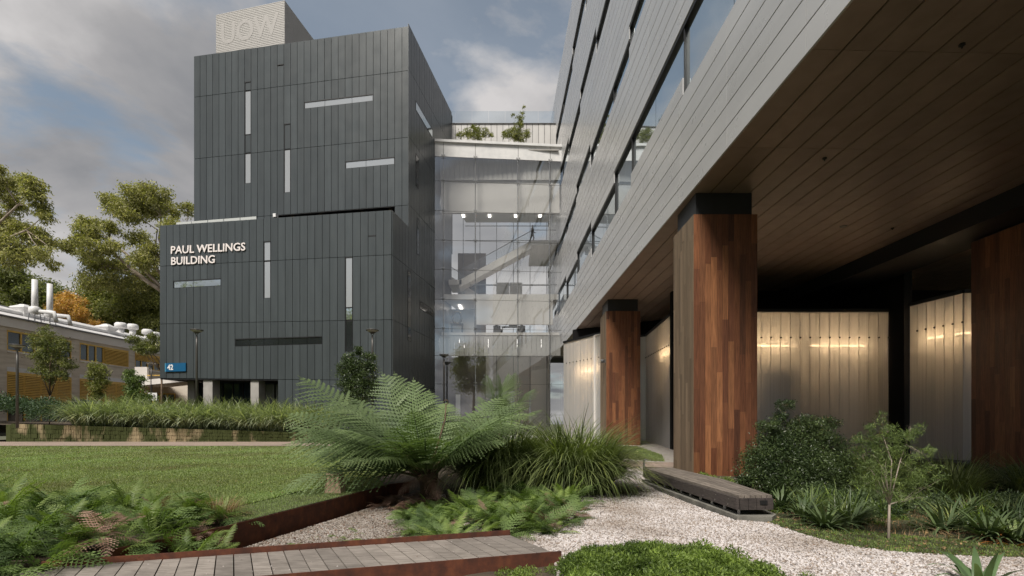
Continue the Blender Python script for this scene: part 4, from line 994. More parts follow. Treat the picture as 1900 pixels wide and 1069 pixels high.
column('shaded timber column at the edge of the garden under the beam', 16.3, 16.3, CW, 7.99, SOF, 9, weathered=False)
sc_ = thing('security_camera', 'small dome camera on the side of the far timber column', 'camera', (5.3, 29.6, 0)); zc = P(1111, 670, 29.5)
MB().box(5.28, 5.40, 29.5, 29.6, zc.z-.1, zc.z+.1).build('bracket', M['steel'], sc_); mb = MB(); mb.lathe((5.18, 29.55, zc.z), [(.02, -.11), (.09, -.06), (.11, .02), (.09, .08), (.02, .1)], 10); mb.build('dome', M['alu_dark'], sc_, True)

# ================================================================== BENCH
bt = thing('bench', 'long low timber bench with dark bolted edge on a concrete plinth', 'bench', (4.0, 11, 0))
A_, B_, C_, D_, E_ = (3.76, 8.52), (4.33, 8.55), (4.52, 10.9), (4.30, 13.9), (3.53, 13.6)
zt_ = 0.40; nsl = 6
def lerp2(p, q, t): return (p[0]+(q[0]-p[0])*t, p[1]+(q[1]-p[1])*t)
for k in range(nsl):
    u0, u1 = k/nsl, (k+1)/nsl
    n0, n1 = lerp2(A_, B_, u0), lerp2(A_, B_, u1); m0, m1 = lerp2((3.645, 11.06), C_, u0), lerp2((3.645, 11.06), C_, u1); f0, f1 = lerp2(E_, D_, u0), lerp2(E_, D_, u1)
    g = .006
    MB().slab([(n0[0]+g, n0[1]), (n1[0]-g, n1[1]), (m1[0]-g, m1[1]), (m0[0]+g, m0[1])], zt_-.045, zt_).build('plank', M['bench'], bt)
    MB().slab([(m0[0]+g, m0[1]+.006), (m1[0]-g, m1[1]+.006), (f1[0]-g, f1[1]), (f0[0]+g, f0[1])], zt_-.045, zt_+.001).build('plank', M['bench'], bt)
fw = Wall(E_, A_)
for k, (u, v) in enumerate(((0, 2.05), (2.06, 5.09))): MB().wallbox(fw, u, v, .165, zt_-.046, .0, .045).build('edge_board', M['bench_dark'], bt)
for k in range(10):
    for zz_ in (.215, .31):
        c_ = fw.p(.25+k*.505+(0.04 if zz_ > .3 else 0), zz_, .045); mb = MB(); mb.tube([c_, c_+Vector((fw.n.x, fw.n.y, 0))*.006], .011, 8); mb.build('bolt', M['steel'], bt)
for k in range(10):
    mb = MB(); c_ = fw.p(.3+k*.52, 0, -.05); mb.box(c_.x-.012, c_.x+.012, c_.y-.03, c_.y+.03, .07, .17); mb.build('leg', M['pale_clad'], bt)
for k in range(4):
    p0, p1 = lerp2(A_, B_, k/4), lerp2(A_, B_, (k+1)/4)
    MB().slab([(p0[0]+.004, p0[1]-.04), (p1[0]-.004, p1[1]-.04), (p1[0]-.004, p1[1]+.14), (p0[0]+.004, p0[1]+.14)], .165, zt_-.046).build('end_block', M['bench_dark'], bt)
mb = MB(); c_ = Vector((4.14, 8.48, .29)); mb.box(4.10, 4.22, 8.49, 8.512, .25, .32); mb.build('end_plate', M['black'], bt)
MB().slab([(A_[0]+.05, A_[1]+.15), (B_[0]-.04, B_[1]+.15), (C_[0]-.06, C_[1]), (D_[0]-.04, D_[1]-.05), (E_[0]+.07, E_[1]-.05)], .16, zt_-.05).build('under_frame', M['black_matte'], bt)
MB().slab([(3.69, 8.42), (4.22, 8.34), (4.42, 8.6), (4.6, 10.9), (4.38, 14.2), (3.52, 13.95), (3.43, 12.9)], -.1, .075).build('plinth', M['damp_concrete'], bt)
mb = MB(); mb.box(3.46, 3.50, 13.52, 13.60, .18, .62); mb.hexa([(3.46, 13.52, .60), (3.50, 13.52, .62), (3.50, 13.60, .62), (3.46, 13.60, .60), (3.53, 13.52, .66), (3.62, 13.52, .64), (3.62, 13.60, .64), (3.53, 13.60, .66)])
mb.build('armrest', M['steel'], bt)

# ================================================================== BOARDWALK, STEEL EDGES
dk0, dk1 = Vector((-3.0, 5.83)), Vector((-.03, 6.79)); dd = (dk1-dk0).normalized(); pdn = Vector((.48, -.88)).normalized()
zd = .12
bw = thing('boardwalk', 'grey timber boardwalk crossing the dry creek bed between rusty steel edges', 'boardwalk', (-1.5, 5.6, .1))
# back edge from dk1 leftwards; plank width measured along the back edge
pw_ = .172; Ltot = 5.2; k = 0; s = 0
blen = 1.02/abs(pdn.normalized().dot(Vector((dd.y, -dd.x))))
while s < Ltot:
    a0 = dk1-dd*s; a1 = dk1-dd*(s+pw_-.012); ln = blen*(1+R.uniform(-.0, .01))
    MB().slab([(a1.x, a1.y), (a1.x+pdn.x*ln, a1.y+pdn.y*ln), (a0.x+pdn.x*ln, a0.y+pdn.y*ln), (a0.x, a0.y)], zd-.04, zd+R.uniform(-.002, .003)).build('plank', M['deck'], bw); s += pw_
nrm = Vector((-dd.y, dd.x))
def plate(name, pts, z0, z1, th, parent):
    """thin steel plate along a polyline; z1/z0 lists"""
    for k in range(len(pts)-1):
        a, b = Vector(pts[k]), Vector(pts[k+1]); d = (b-a).normalized(); n = Vector((-d.y, d.x))*th
        MB().hexa([(a.x, a.y, z0[k]), (b.x, b.y, z0[k+1]), (b.x+n.x, b.y+n.y, z0[k+1]), (a.x+n.x, a.y+n.y, z0[k]), (a.x, a.y, z1[k]), (b.x, b.y, z1[k+1]), (b.x+n.x, b.y+n.y, z1[k+1]), (a.x+n.x, a.y+n.y, z1[k])]).build(name, M['corten'], parent)
bk = [dk1+nrm*.01+dd*.01, dk0+nrm*.01, dk0-dd*1.9+nrm*.01]
plate('back_plate', [bk[2], bk[1], bk[0]], [-.4]*3, [zd+.065]*3, .012, bw)
f0 = dk1+pdn*blen; fr_ = [f0+dd*.10, f0-dd*Ltot]
plate('front_plate', [fr_[1]-nrm*.016, fr_[0]-nrm*.016], [-.5]*2, [zd+.012]*2, .012, bw)
plate('front_plate', [f0+dd*.10-nrm*.004, f0+dd*.10+nrm*.25], [-.4]*2, [zd+.004, 0.0], .01, bw)
mb = MB()
for k in range(14):
    p_ = dk1+pdn*(blen*.15)-dd*(.3+k*.46); mb.box(p_.x-.03, p_.x+.03, p_.y-.03, p_.y+.03, -.3, zd-.045)
mb.build('under_post', M['black'], bw)['kind'] = 'stuff'
cs = thing('steel_retaining_edge', 'long rusty steel retaining wall between the lawn and the creek bed', 'retaining wall', (-3.5, 9.6, 0))
plate('steel_plate', [(-4.6, 5.9), (-4.02, 7.24), (-3.44, 9.6)], [-.45]*3, [.15]*3, .012, cs)
plate('steel_plate', [(-3.44, 9.6), (-2.86, 12.05), (-2.5, 12.5)], [-.45]*3, [.15, .17, .17], .012, cs)
curved = [(0.0, 5.35), (.35, 5.05), (.62, 4.7), (.8, 4.3), (.9, 3.8)]
ce = thing('curved_steel_edge', 'low curved rusty steel edging in front of the boardwalk', 'edging', (.3, 5, 0))
plate('steel_plate', curved, [-.4]*5, [-.02, -.01, 0, 0, 0], .012, ce)
sb = thing('sandstone_post', 'short block of pale sandstone standing at the lawn edge under the tree fern', 'stone block', (-3.62, 10.7, .15)); c_ = G(621, 915, .15)
MB().hexa([(c_.x-.18, c_.y-.1, .1), (c_.x+.17, c_.y-.12, .1), (c_.x+.19, c_.y+.15, .1), (c_.x-.17, c_.y+.16, .1), (c_.x-.15, c_.y-.08, .56), (c_.x+.12, c_.y-.1, .53), (c_.x+.15, c_.y+.13, .55), (c_.x-.14, c_.y+.14, .57)]).build('block', noisy('sandstone', (0.36, 0.25, 0.16), (0.5, 0.38, 0.27), 3, 0.9, bstr=.4), sb)
# ================================================================== LAMP POSTS
def lamp(label, px, head_py, base_z, Y):
    c = P(px, head_py, Y); th = thing('street_lamp', label, 'street lamp', (c.x, Y, base_z), 'dark posts with saucer shaped heads')
    mb = MB(); mb.tube([(c.x, Y, base_z), (c.x, Y, c.z-1.2), (c.x, Y, c.z-.42)], [.075, .07, .06], 10); mb.build('post', M['post_metal'], th, True)
    mb = MB(); mb.tube([(c.x, Y, c.z-.42), (c.x-.13, Y, c.z-.2)], .022, 6); mb.tube([(c.x, Y, c.z-.42), (c.x+.13, Y, c.z-.2)], .022, 6); mb.build('yoke', M['post_metal'], th)
    mb = MB(); mb.lathe((c.x, Y, c.z), [(.08, -.26), (.16, -.2), (.40, -.06), (.42, -.02), (.40, 0.0), (.1, .04)], 20); mb.build('lamp_head', M['post_metal'], th, True)
    mb = MB(); mb.lathe((c.x, Y, c.z), [(.2, -.175), (.39, -.072)], 20); mb.build('lamp_glass', M['lamp_lens'], th)
lamp('street lamp by the green shrub bank near the yellow trimmed building', 32, 640, 1.3, 30.5)
lamp('street lamp in front of the blue number sign wall', 365, 612, 1.1, 35.0)
lamp('small distant street lamp between the brick building and the charcoal block', 281, 673, 1.2, 46.0)
lamp('street lamp behind the upright green shrub before the charcoal wall', 691, 612, .2, 33.5)
lamp('street lamp standing before the lobby glass', 824, 658, .05, 44.0)

# ================================================================== BRICK BUILDING WITH YELLOW BLINDS
bwW = Wall((-41.8, 42.0), (-41.8+.052*42, 84.0))
lb = thing('brick_building', 'long two storey pale brick building with yellow frames and slatted blinds', 'building', (-45, 55, 1.3))
M['brick'] = noisy('pale_brick', (0.50, 0.43, 0.35), (0.66, 0.59, 0.50), 1.5, 0.9, bstr=.4, bscale=9, stretch=(.5, .5, 3))
M['fascia_c'] = noisy('painted_fascia', (0.70, 0.65, 0.61), (0.78, 0.74, 0.70), .6, 0.8, bstr=.1)
M['roof_w'] = noisy('white_roof', (0.58, 0.57, 0.57), (0.68, 0.67, 0.67), .4, 0.5, bstr=.05)
bz = lambda px, py: bwW.z(px, py)
tA, tB = -14.0, 40.0
ze = bz(0, 604); zf = bz(0, 586); zw_t = bz(13, 612); zw_b = bz(13, 650); zl_t = bz(13, 689); 
print('brick z', ze, zf, zw_t, zw_b, zl_t)
# bays (window groups): photo columns
bays = [(-70, -2), (13, 132), (148, 238), (250.5, 296), (303, 340)]
bt_ = [(bwW.t(max(a_, -120)), bwW.t(b_)) for a_, b_ in bays]
segs = [tA]+[v for p_ in bt_ for v in p_]+[tB]
for k in range(0, len(segs), 2):
    if segs[k+1] > segs[k]: MB().wallbox(bwW, segs[k], segs[k+1], .8, ze, -.4, 0).build('brick_pier', M['brick'], lb)
zsl = zw_b-.05
for a_, b_ in bt_:
    MB().wallbox(bwW, a_, b_, zl_t+.15, zw_b-.02, -.4, -.02).build('brick_spandrel', M['brick'], lb)
    MB().wallbox(bwW, a_, b_, zl_t, zl_t+.38, -.3, .02).build('white_band', M['roof_w'], lb)
    MB().wallbox(bwW, a_, b_, zw_b-.14, zw_b, -.3, .05).build('sill', M['fascia_c'], lb)
    MB().wallbox(bwW, a_, b_, zw_t, ze, -.4, -.02).build('lintel', M['brick'], lb)
MB().wallbox(bwW, tA, tB, ze, zf, -.6, .10).build('fascia', M['fascia_c'], lb)
MB().wallbox(bwW, tA, tB, zf, zf+.12, -.8, .22).build('gutter', M['alu_dark'], lb)
MB().wallbox(bwW, tA, tB, .5, ze, -8, -.8).build('interior', M['window_dark'], lb)
mb = MB(); a_, b_ = bwW.p(tA, zf+.12, .2), bwW.p(tB, zf+.12, .2); c_, d_ = bwW.p(tB, zf+2.4, -7), bwW.p(tA, zf+2.4, -7)
e1, e2 = bwW.p(tB, zf, -14), bwW.p(tA, zf, -14)
mb.add([a_, b_, c_, d_, e1, e2], [(0, 1, 2, 3), (3, 2, 4, 5)]); mb.build('roof', M['roof_w'], lb)
mb = MB(); mb.tube([bwW.p(tA, zf+.95, -1.9), bwW.p(tB, zf+.95, -1.9)], .2, 8); mb.build('roof_pipe', M['white_metal'], lb, True)
mb = MB(); mb.tube([bwW.p(2, zf+2.35, -6.2), bwW.p(bwW.t(175), zf+1.1, -2.2)], .05, 6); mb.build('roof_cable', M['alu_dark'], lb)
for a_, b_ in bt_[1:]: pass
def framed(t0, t1, z0, z1, n, blind=None, blind_frac=1.0):
    """yellow window frame with n lights; blind on the lights listed"""
    fr = MB().wallbox(bwW, t0, t1, z1-.14, z1, -.12, .04).build('window', M['yellow'], lb)
    MB().wallbox(bwW, t0, t1, z0, z0+.08, -.12, .03).build('frame', M['yellow'], fr)
    for k in range(n+1): 
        u = t0+(t1-t0)*k/n; MB().wallbox(bwW, max(t0, u-.06), min(t1, u+.06), z0, z1-.14, -.12, .02).build('frame', M['yellow'], fr)
    for k in range(n):
        u, v = t0+(t1-t0)*k/n+.06, t0+(t1-t0)*(k+1)/n-.06
        MB().wallbox(bwW, u, v, z0+.08, z1-.14, -.1, -.06).build('pane', M['window_dark'], fr)
        if blind and k in blind:
            zb_ = z1-.14-(z1-z0-.14)*blind_frac; zz_ = z1-.14; mb = MB()
            while zz_ > zb_+.1:
                mb.hexa([bwW.p(u-.05, zz_-.13, .09), bwW.p(v+.05, zz_-.13, .09), bwW.p(v+.05, zz_-.10, .0), bwW.p(u-.05, zz_-.10, .0), bwW.p(u-.05, zz_-.11, .10), bwW.p(v+.05, zz_-.11, .10), bwW.p(v+.05, zz_-.01, .02), bwW.p(u-.05, zz_-.01, .02)]); zz_ -= .145
            o = mb.build('slat_blind', M['yellow'], fr); o['kind'] = 'stuff'
zlow = 1.2
g1, g2 = bt_[1]; framed(g1, g2, zw_b, zw_t, 5); framed(g1, g2, zlow, zl_t, 4, (0, 1, 2, 3), .62)
g1, g2 = bt_[2]; gm_ = g1+(g2-g1)*.46; framed(g1, gm_, zw_b, zw_t, 3); framed(gm_+.05, g2, zw_b-.02, zw_t, 1, (0,), 1.0)
framed(g1, gm_, zlow, zl_t, 2, (0, 1), .42); framed(gm_+.05, g2, zlow, zl_t, 2, (0, 1), .45)
g1, g2 = bt_[3]; framed(g1, g2, zw_b, zw_t, 4, (0, 1, 2, 3), .5); framed(g1, g2, zlow, zl_t, 3, (0, 1), .5)
g1, g2 = bt_[4]; framed(g1, g2, zw_b, zw_t, 3); framed(g1, g2, zlow, zl_t, 3)
g1, g2 = bt_[0]; framed(g1, g2, zw_b, zw_t, 4); framed(g1, g2, zlow, zl_t, 4)
# entry porch near the charcoal block
pz = bz(290, 707); pc = P(272, 640, 47)
pr = thing('porch', 'concrete porch balcony with yellow rail at the end of the brick building', 'porch', (pc.x+3, 47, 1.2))
MB().slab([(P(262, 0, 47).x, 47), (P(362, 0, 42).x, 42), (P(362, 0, 46).x, 46), (P(262, 0, 54).x, 54)], P(300, 712, 45).z, P(300, 702, 45).z).build('slab', M['fascia_c'], pr)
MB().box(P(250, 0, 47).x, P(273, 0, 47).x, 47, 47.25, P(0, 709, 47).z, P(0, 681, 47).z).build('parapet', M['fascia_c'], pr)
mb = MB(); mb.tube([(P(273, 0, 47).x, 47, P(0, 697, 47).z), (P(360, 0, 42).x, 42, P(0, 697, 42.6).z)], .05, 6); mb.build('rail', M['yellow'], pr)
MB().box(P(348, 0, 42.2).x, P(361, 0, 42.2).x, 42.2, 42.8, .8, P(0, 707, 42.2).z).build('concrete_column', M['concrete'], pr)
MB().box(P(268, 0, 50).x, P(362, 0, 50).x, 50, 50.2, .8, P(0, 712, 50).z).build('brick_wall', M['brick'], pr)
wf_ = MB().box(P(268, 0, 49.9).x, P(325, 0, 49.9).x, 49.85, 49.95, P(0, 748, 49.9).z, P(0, 730, 49.9).z).build('window', M['yellow'], pr)
for k in range(4): 
    xa = P(270+k*14, 0, 49.8).x; MB().box(xa, xa+.55, 49.8, 49.84, P(0, 746, 49.8).z, P(0, 732, 49.8).z).build('pane', M['window_dark'], wf_)
s8 = thing('building_sign', 'small white sign with dark figures by the porch of the brick building', 'sign', (P(283, 0, 46).x, 46, 1.2)); sw = Wall((P(275, 0, 46).x, 46), (P(292, 0, 46).x, 46))
MB().wallbox(sw, 0, sw.L, P(0, 743, 46).z, P(0, 729, 46).z, 0, .06).build('board', M['sign_white'], s8)
write(sw, '3', sw.L*.52, P(0, 741, 46).z, .62, M['black'], s8, .075, name='figure', ext=.006)
for q in (0.05, .72): MB().wallbox(sw, q, q+.06, 1.0, P(0, 743, 46).z, .01, .05).build('post', M['post_metal'], s8)
# roof cowls
def cowl(px, py, Y, w_, kind):
    c_ = P(px, py, Y); th = thing('roof_vent', kind[1], 'roof vent', (c_.x, Y, c_.z), 'white vents on the brick building roof')
    if kind[0] == 'cowl':
        MB().box(c_.x-w_*.38, c_.x+w_*.38, Y-w_*.38, Y+w_*.38, c_.z-1.4, c_.z).build('shaft', M['white_metal'], th)
        mb = MB(); h_ = w_*.62
        def sq(r_, z_): return [(c_.x-r_, Y-r_, z_), (c_.x+r_, Y-r_, z_), (c_.x+r_, Y+r_, z_), (c_.x-r_, Y+r_, z_)]
        rs = [(w_*.38, c_.z+.003), (w_*.60, c_.z+h_*.5), (w_*.55, c_.z+h_*.62), (w_*.28, c_.z+h_*.85), (w_*.16, c_.z+h_)]
        for (r0, z0), (r1, z1) in zip(rs[:-1], rs[1:]): mb.hexa(sq(r0, z0)+sq(r1, z1-.002))
        mb.build('hood', M['white_metal'], th)
    else:
        mb = MB(); mb.lathe((c_.x, Y, c_.z-.9), [(w_*.3, 0), (w_*.3, .9)], 12); mb.build('shaft', M['white_metal'], th, True)
        mb = MB(); mb.lathe((c_.x, Y, c_.z), [(w_*.34, 0), (w_*.55, .1), (w_*.55, w_*.45), (w_*.42, w_*.6), (.05, w_*.65)], 14); mb.build('cap', M['white_metal'], th, True)
cowl(44, 580, 46, 1.15, ('cowl', 'large square hooded white roof vent beside the two flue pipes'))
cowl(198, 615, 55, 1.25, ('cowl', 'square hooded white roof vent at the middle of the roof ridge'))
for px, py, Y_, lab in ((224, 610, 58, 'wide round roof vent next to the hooded one'), (246, 612, 62, 'round roof vent, second after the hooded one'), (273, 621, 66, 'small round roof vent near the tree at the roof end'), (288, 626, 68, 'smallest round roof vent beside the charcoal block')):
    cowl(px, py, Y_, 1.1, ('round', lab))
def flue(px, ptop, pbase, Y, label):
    a_, b_ = P(px, ptop, Y), P(px, pbase, Y); th = thing('flue_pipe', label, 'flue', tuple(b_), 'tall white flues on the brick building roof')
    mb = MB(); mb.tube([(b_.x, Y, b_.z-.3), (a_.x, Y, a_.z)], [.24, .21], 14); mb.build('stack', M['white_metal'], th, True)
    mb = MB(); mb.lathe((b_.x, Y, b_.z-.25), [(.3, 0), (.42, .08), (.42, .5), (.26, .62)], 14); mb.build('fan_housing', M['white_metal'], th, True)
    mb = MB(); mb.tube([(b_.x, Y, b_.z), (b_.x+1.5, Y+.2, b_.z-.12), (b_.x+1.7, Y+.2, b_.z-.9)], .17, 10); mb.build('duct', M['white_metal'], th, True)
    mb = MB()
    for sx in (-.3, .3):
        for sy in (-.3, .3): mb.tube([(b_.x+sx, Y+sy, b_.z-1.0), (b_.x+sx*.8, Y+sy*.8, b_.z-.2)], .03, 4)
    mb.build('stand', M['alu_dark'], th)
flue(64.5, 519, 577, 44.5, 'taller white flue pipe, nearer the large square vent'); flue(92.5, 527, 584, 46.5, 'shorter white flue pipe with a sideways duct')

# ================================================================== TREES
def tree(name, label, cat, trunk_px, trunk_base, Y, clumps, m, leaf_l, per, bark, seed, trunk_r=.5, lw=.34, spread=1.15, group=None, flat=.75, droop=.5, wisp=None, join_py=None, parts=('trunk', 'crown'), depth=3.0):
    rr = random.Random(seed); base = P(trunk_px, HZ, Y); base.z = trunk_base
    th = thing(name, label, cat, tuple(base), group)
    cs_ = []
    for c in clumps:
        px, py, rp = c[:3]; dy = (c[3] if len(c) > 3 else rr.uniform(-depth, depth)); cs_.append((P(px, py, Y+dy), rp/FP*Y))
    zc = sum(c.z for c, r in cs_)/len(cs_); mb = MB()
    xc = sum(c.x for c, r in cs_)/len(cs_)
    fork = Vector((base.x+(xc-base.x)*.15, Y, base.z+(zc-base.z)*.45)) if join_py is None else P(trunk_px, join_py, Y)
    k1 = base+(fork-base)*.5+Vector((rr.uniform(-.3, .3), 0, 0))*trunk_r
    mb.tube([base-Vector((0, 0, .3)), k1, fork], [trunk_r, trunk_r*.8, trunk_r*.62], 9)
    nl = max(3, min(7, len(cs_)//3)); hubs = rr.sample(range(len(cs_)), nl)
    hubp = []
    for h in hubs:
        c = cs_[h][0]; mid = fork+(c-fork)*.5+Vector((rr.uniform(-1, 1), rr.uniform(-1, 1), rr.uniform(0, 1)))*.08*(c-fork).length
        q = fork+(c-fork)*.78; mb.tube([fork, mid, q], [trunk_r*.5, trunk_r*.33, trunk_r*.2], 7); hubp.append((mid, trunk_r*.3)); hubp.append((q, trunk_r*.2))
    tw = []
    for c, r in cs_:
        hp, hr = min(hubp, key=lambda h: (h[0]-c).length+.0*rr.random()); 
        if (hp-c).length < 1e-3: continue
        mid = hp+(c-hp)*.55+Vector((rr.uniform(-1, 1), rr.uniform(-1, 1), rr.uniform(-.3, 1)))*.12*(c-hp).length
        mb.tube([hp, mid, c], [hr*.7, hr*.45, hr*.2], 5)
        for q in range(5):
            e_ = c+Vector((rr.uniform(-1, 1), rr.uniform(-1, 1), rr.uniform(-.4, .9)))*r*.8; mb.tube([mid+(c-mid)*rr.uniform(.3, 1), (c+e_)/2+Vector((0, 0, r*.1)), e_], [hr*.22, hr*.14, hr*.06], 4, False)
    mb.build(parts[0], bark, th, True)
    pos = []; drs = []
    for c, r in cs_:
        n = int(per*5.0*(r**2)*rr.uniform(.7, 1.3)); ns_ = max(5, int(n/45))
        sc_c = unit(NR.normal(size=(ns_, 3)))*(NR.uniform(0.2, 1, (ns_, 1))**.5)*r*np.array([1.0, 1.0, flat])*spread
        w_ = NR.uniform(.3, 1.0, ns_); idx = NR.choice(ns_, n, p=w_/w_.sum())
        q = sc_c[idx]+NR.normal(0, 1, (n, 3))*r*np.array([.31, .31, .2]); pos.append(q+np.array(c))
        drs.append(unit(NR.normal(size=(n, 3)))+np.array([0, 0, -droop]))
    pos = np.concatenate(pos); drs = np.concatenate(drs)
    V, F = leaves_np(pos, drs, leaf_l*NR.uniform(.6, 1.2, len(pos)), leaf_l*lw)
    o = npmesh(parts[1], V, F, m, th); return th
rc = [(206, 370, 14), (260, 361, 22), (290, 358, 19), (221, 385, 18), (245, 397, 20), (281, 388, 18), (314, 388, 16), (350, 388, 13), (168, 415, 16), (162, 430, 17), (206, 424, 14), (120, 456, 12), (141, 447, 14), (176, 460, 18), (209, 460, 15), (257, 441, 19),
      (185, 490, 20), (156, 474, 13), (227, 490, 16), (269, 483, 19), (284, 460, 16), (168, 520, 20), (209, 520, 22), (254, 520, 22), (284, 510, 16), (330, 430, 22), (350, 460, 20), (330, 480, 22)]
tree('gum_tree', 'tall spreading gum tree with pale limbs directly beside the charcoal building', 'tree', 330, 1.0, 72, rc, M['euc'], .46, 150, M['bark_pale'], 4, .55, group=None, join_py=560, droop=.8)
lc = [(12, 337, 16), (39, 340, 18), (60, 340, 16), (18, 358, 17), (60, 361, 15), (72, 379, 13), (30, 385, 16), (81, 400, 12), (6, 415, 20), (39, 427, 20), (66, 436, 19), (90, 448, 15), (18, 454, 20), (54, 466, 19), (78, 468, 14), (99, 492, 9), (9, 477, 16), (45, 483, 14),
      (-20, 340, 20), (-45, 360, 24), (-30, 400, 24), (-60, 420, 28), (-30, 450, 24), (-80, 460, 26), (-2, 312, 9)]
tree('gum_tree', 'tall gum tree cut by the frame edge with its crown over the brick building', 'tree', -60, 1.0, 60, lc, M['euc'], .42, 170, M['bark_pale'], 8, .5, join_py=520, droop=.8)
dc = [(160+R.uniform(-20, 140), R.uniform(545, 640), R.uniform(18, 28)) for _ in range(16)]
dc = [(165, 550, 20), (195, 545, 24), (225, 555, 26), (255, 550, 24), (285, 545, 22), (180, 575, 22), (210, 580, 26), (245, 585, 28), (275, 580, 26), (300, 575, 22), (215, 605, 24), (250, 612, 26), (285, 615, 26), (235, 635, 22), (270, 640, 24), (300, 640, 20)]
tree('gum_tree', 'dense dark gum tree filling the gap behind the brick building roof end', 'tree', 260, 1.0, 80, dc, M['euc_dark'], .5, 120, M['bark_pale'], 12, .6, flat=.9)
hc = [(-10, 520, 24), (15, 510, 20), (40, 525, 22), (65, 540, 20), (85, 535, 18), (105, 545, 16), (10, 545, 22), (40, 555, 22), (75, 560, 20), (0, 570, 22), (30, 575, 18), (120, 560, 16), (60, 575, 16), (100, 575, 16)]
tree('olive_tree', 'olive green tree behind the white roof of the brick building', 'tree', 30, 1.0, 95, hc, M['hill_leaf'], .6, 90, M['bark_dark'], 15, .6, flat=.8)
hc2 = [(-5, 590, 20), (40, 600, 22), (130, 600, 18), (160, 610, 20), (90, 605, 20), (190, 600, 22), (150, 575, 18), (60, 612, 18)]
tree('olive_tree', 'low olive green tree between the roof vents and the orange tree', 'tree', 100, 1.0, 100, hc2, M['hill_leaf'], .6, 90, M['bark_dark'], 18, .6)
oc_ = [(115, 565, 14), (130, 556, 15), (145, 562, 13), (125, 578, 17), (148, 580, 13), (112, 588, 14), (135, 596, 16), (100, 575, 10), (160, 600, 11), (70, 592, 8), (180, 606, 12)]
tree('autumn_tree', 'tree with orange autumn leaves behind the brick building flues', 'tree', 130, 1.0, 76, oc_, M['autumn'], .38, 210, M['bark_dark'], 21, .4)
# young trees before the brick building
tree('young_tree', 'young leafy tree with reddish undergrowth before the first yellow window bay', 'tree', 92, 1.3, 37, [(88, 616, 12, 0), (75, 632, 14, .3), (98, 632, 15, -.3), (112, 648, 13, 0), (80, 655, 16, 0), (100, 665, 17, .2), (120, 672, 11, 0), (132, 680, 8, 0), (75, 684, 13, 0), (95, 690, 15, 0), (112, 697, 10, 0), (88, 706, 9, 0)], M['hill_leaf'], .17, 640, M['stem'], 31, .09, parts=('trunk', 'crown'), depth=.6)
tree('young_tree', 'small dark rounded young tree before the second yellow window bay', 'tree', 180, 1.2, 37, [(178, 682, 11, 0), (186, 690, 13, 0), (176, 698, 12, 0), (190, 706, 11, 0), (180, 714, 12, 0), (178, 730, 10, 0)], M['euc_dark'], .17, 900, M['stem'], 32, .07, depth=.4)
tree('young_tree', 'thin feathery young tree beside the porch parapet', 'tree', 250, 1.1, 38, [(243, 692, 8, 0), (238, 702, 10, 0), (252, 708, 12, 0), (245, 722, 14, 0), (258, 730, 15, 0), (245, 742, 16, 0), (266, 745, 12, 0)], M['conifer'], .2, 600, M['stem'], 33, .06, depth=.4)
tree('young_tree', 'loose leafed tree branch crown against the corner of the charcoal block', 'tree', 300, 1.1, 41, [(245, 628, 9, 0), (258, 640, 11, 0), (272, 633, 11, 0), (285, 625, 10, 0), (280, 648, 12, 0), (292, 640, 10, 0), (265, 650, 8, 0)], M['hill_leaf'], .2, 520, M['stem'], 34, .1, depth=.5, join_py=690)
tree('upright_shrub', 'upright shrub with pale new tips before the charcoal corner', 'shrub', 668, .3, 28, [(664, 652, 9, 0), (648, 664, 10, 0), (682, 664, 11, 0), (640, 682, 12, 0), (665, 678, 16, 0), (690, 682, 12, 0), (650, 698, 17, 0), (680, 702, 18, 0), (660, 718, 20, 0), (690, 722, 17, 0), (640, 716, 12, 0), (668, 742, 22, 0), (645, 745, 15, 0)], M['shrub'], .13, 1300, M['stem'], 35, .06, depth=.4, droop=-.6)
# behind the camera: tree mirrored in glass, unseen row added to darken cladding
bc = lambda cx_, z_, r_: (cx_, z_, r_)
def back_tree(x, y, zb, zt, rad, seed, label, n=7000, ll=.5):
    rr = random.Random(seed); th = thing('tree', label, 'tree', (x, y, 0)); mb = MB(); mb.tube([(x, y, -.2), (x+.3, y, zb+(zt-zb)*.3), (x, y, zb+(zt-zb)*.6)], [.4, .3, .18], 8)
    cs_ = [Vector((x+rr.uniform(-1, 1)*rad*.75, y+rr.uniform(-1, 1)*rad*.7, rr.uniform(zb, zt))) for _ in range(16)]
    for c in cs_: mb.tube([(x, y, zb+(zt-zb)*.2), (c+Vector((x, y, zb)))/2, c], [.14, .08, .03], 5)
    mb.build('trunk', M['bark_dark'], th, True)
    idx = NR.integers(0, len(cs_), n); ca = np.array([tuple(c) for c in cs_]); q = ca[idx]+NR.normal(0, rad*.2, (n, 3))
    V, F = leaves_np(q, unit(NR.normal(size=(n, 3))), ll*NR.uniform(.6, 1.2, n), ll*.45); npmesh('crown', V, F, M['euc_dark'], th)
back_tree(2.5, -22, 9.5, 18, 5, 1, 'tree behind the viewpoint that the lobby glass reflects')
for k, x_ in enumerate((-134, -117, -101, -85, -69, -53)):
    back_tree(x_, -34-(k%2)*8, 6, 29+(k%3)*2, 13, 10+k, 'tall unseen gum added behind the viewpoint to darken the cladding reflection, %s in its row' % ('first', 'second', 'third', 'fourth', 'fifth', 'sixth')[k], 11000, .95)
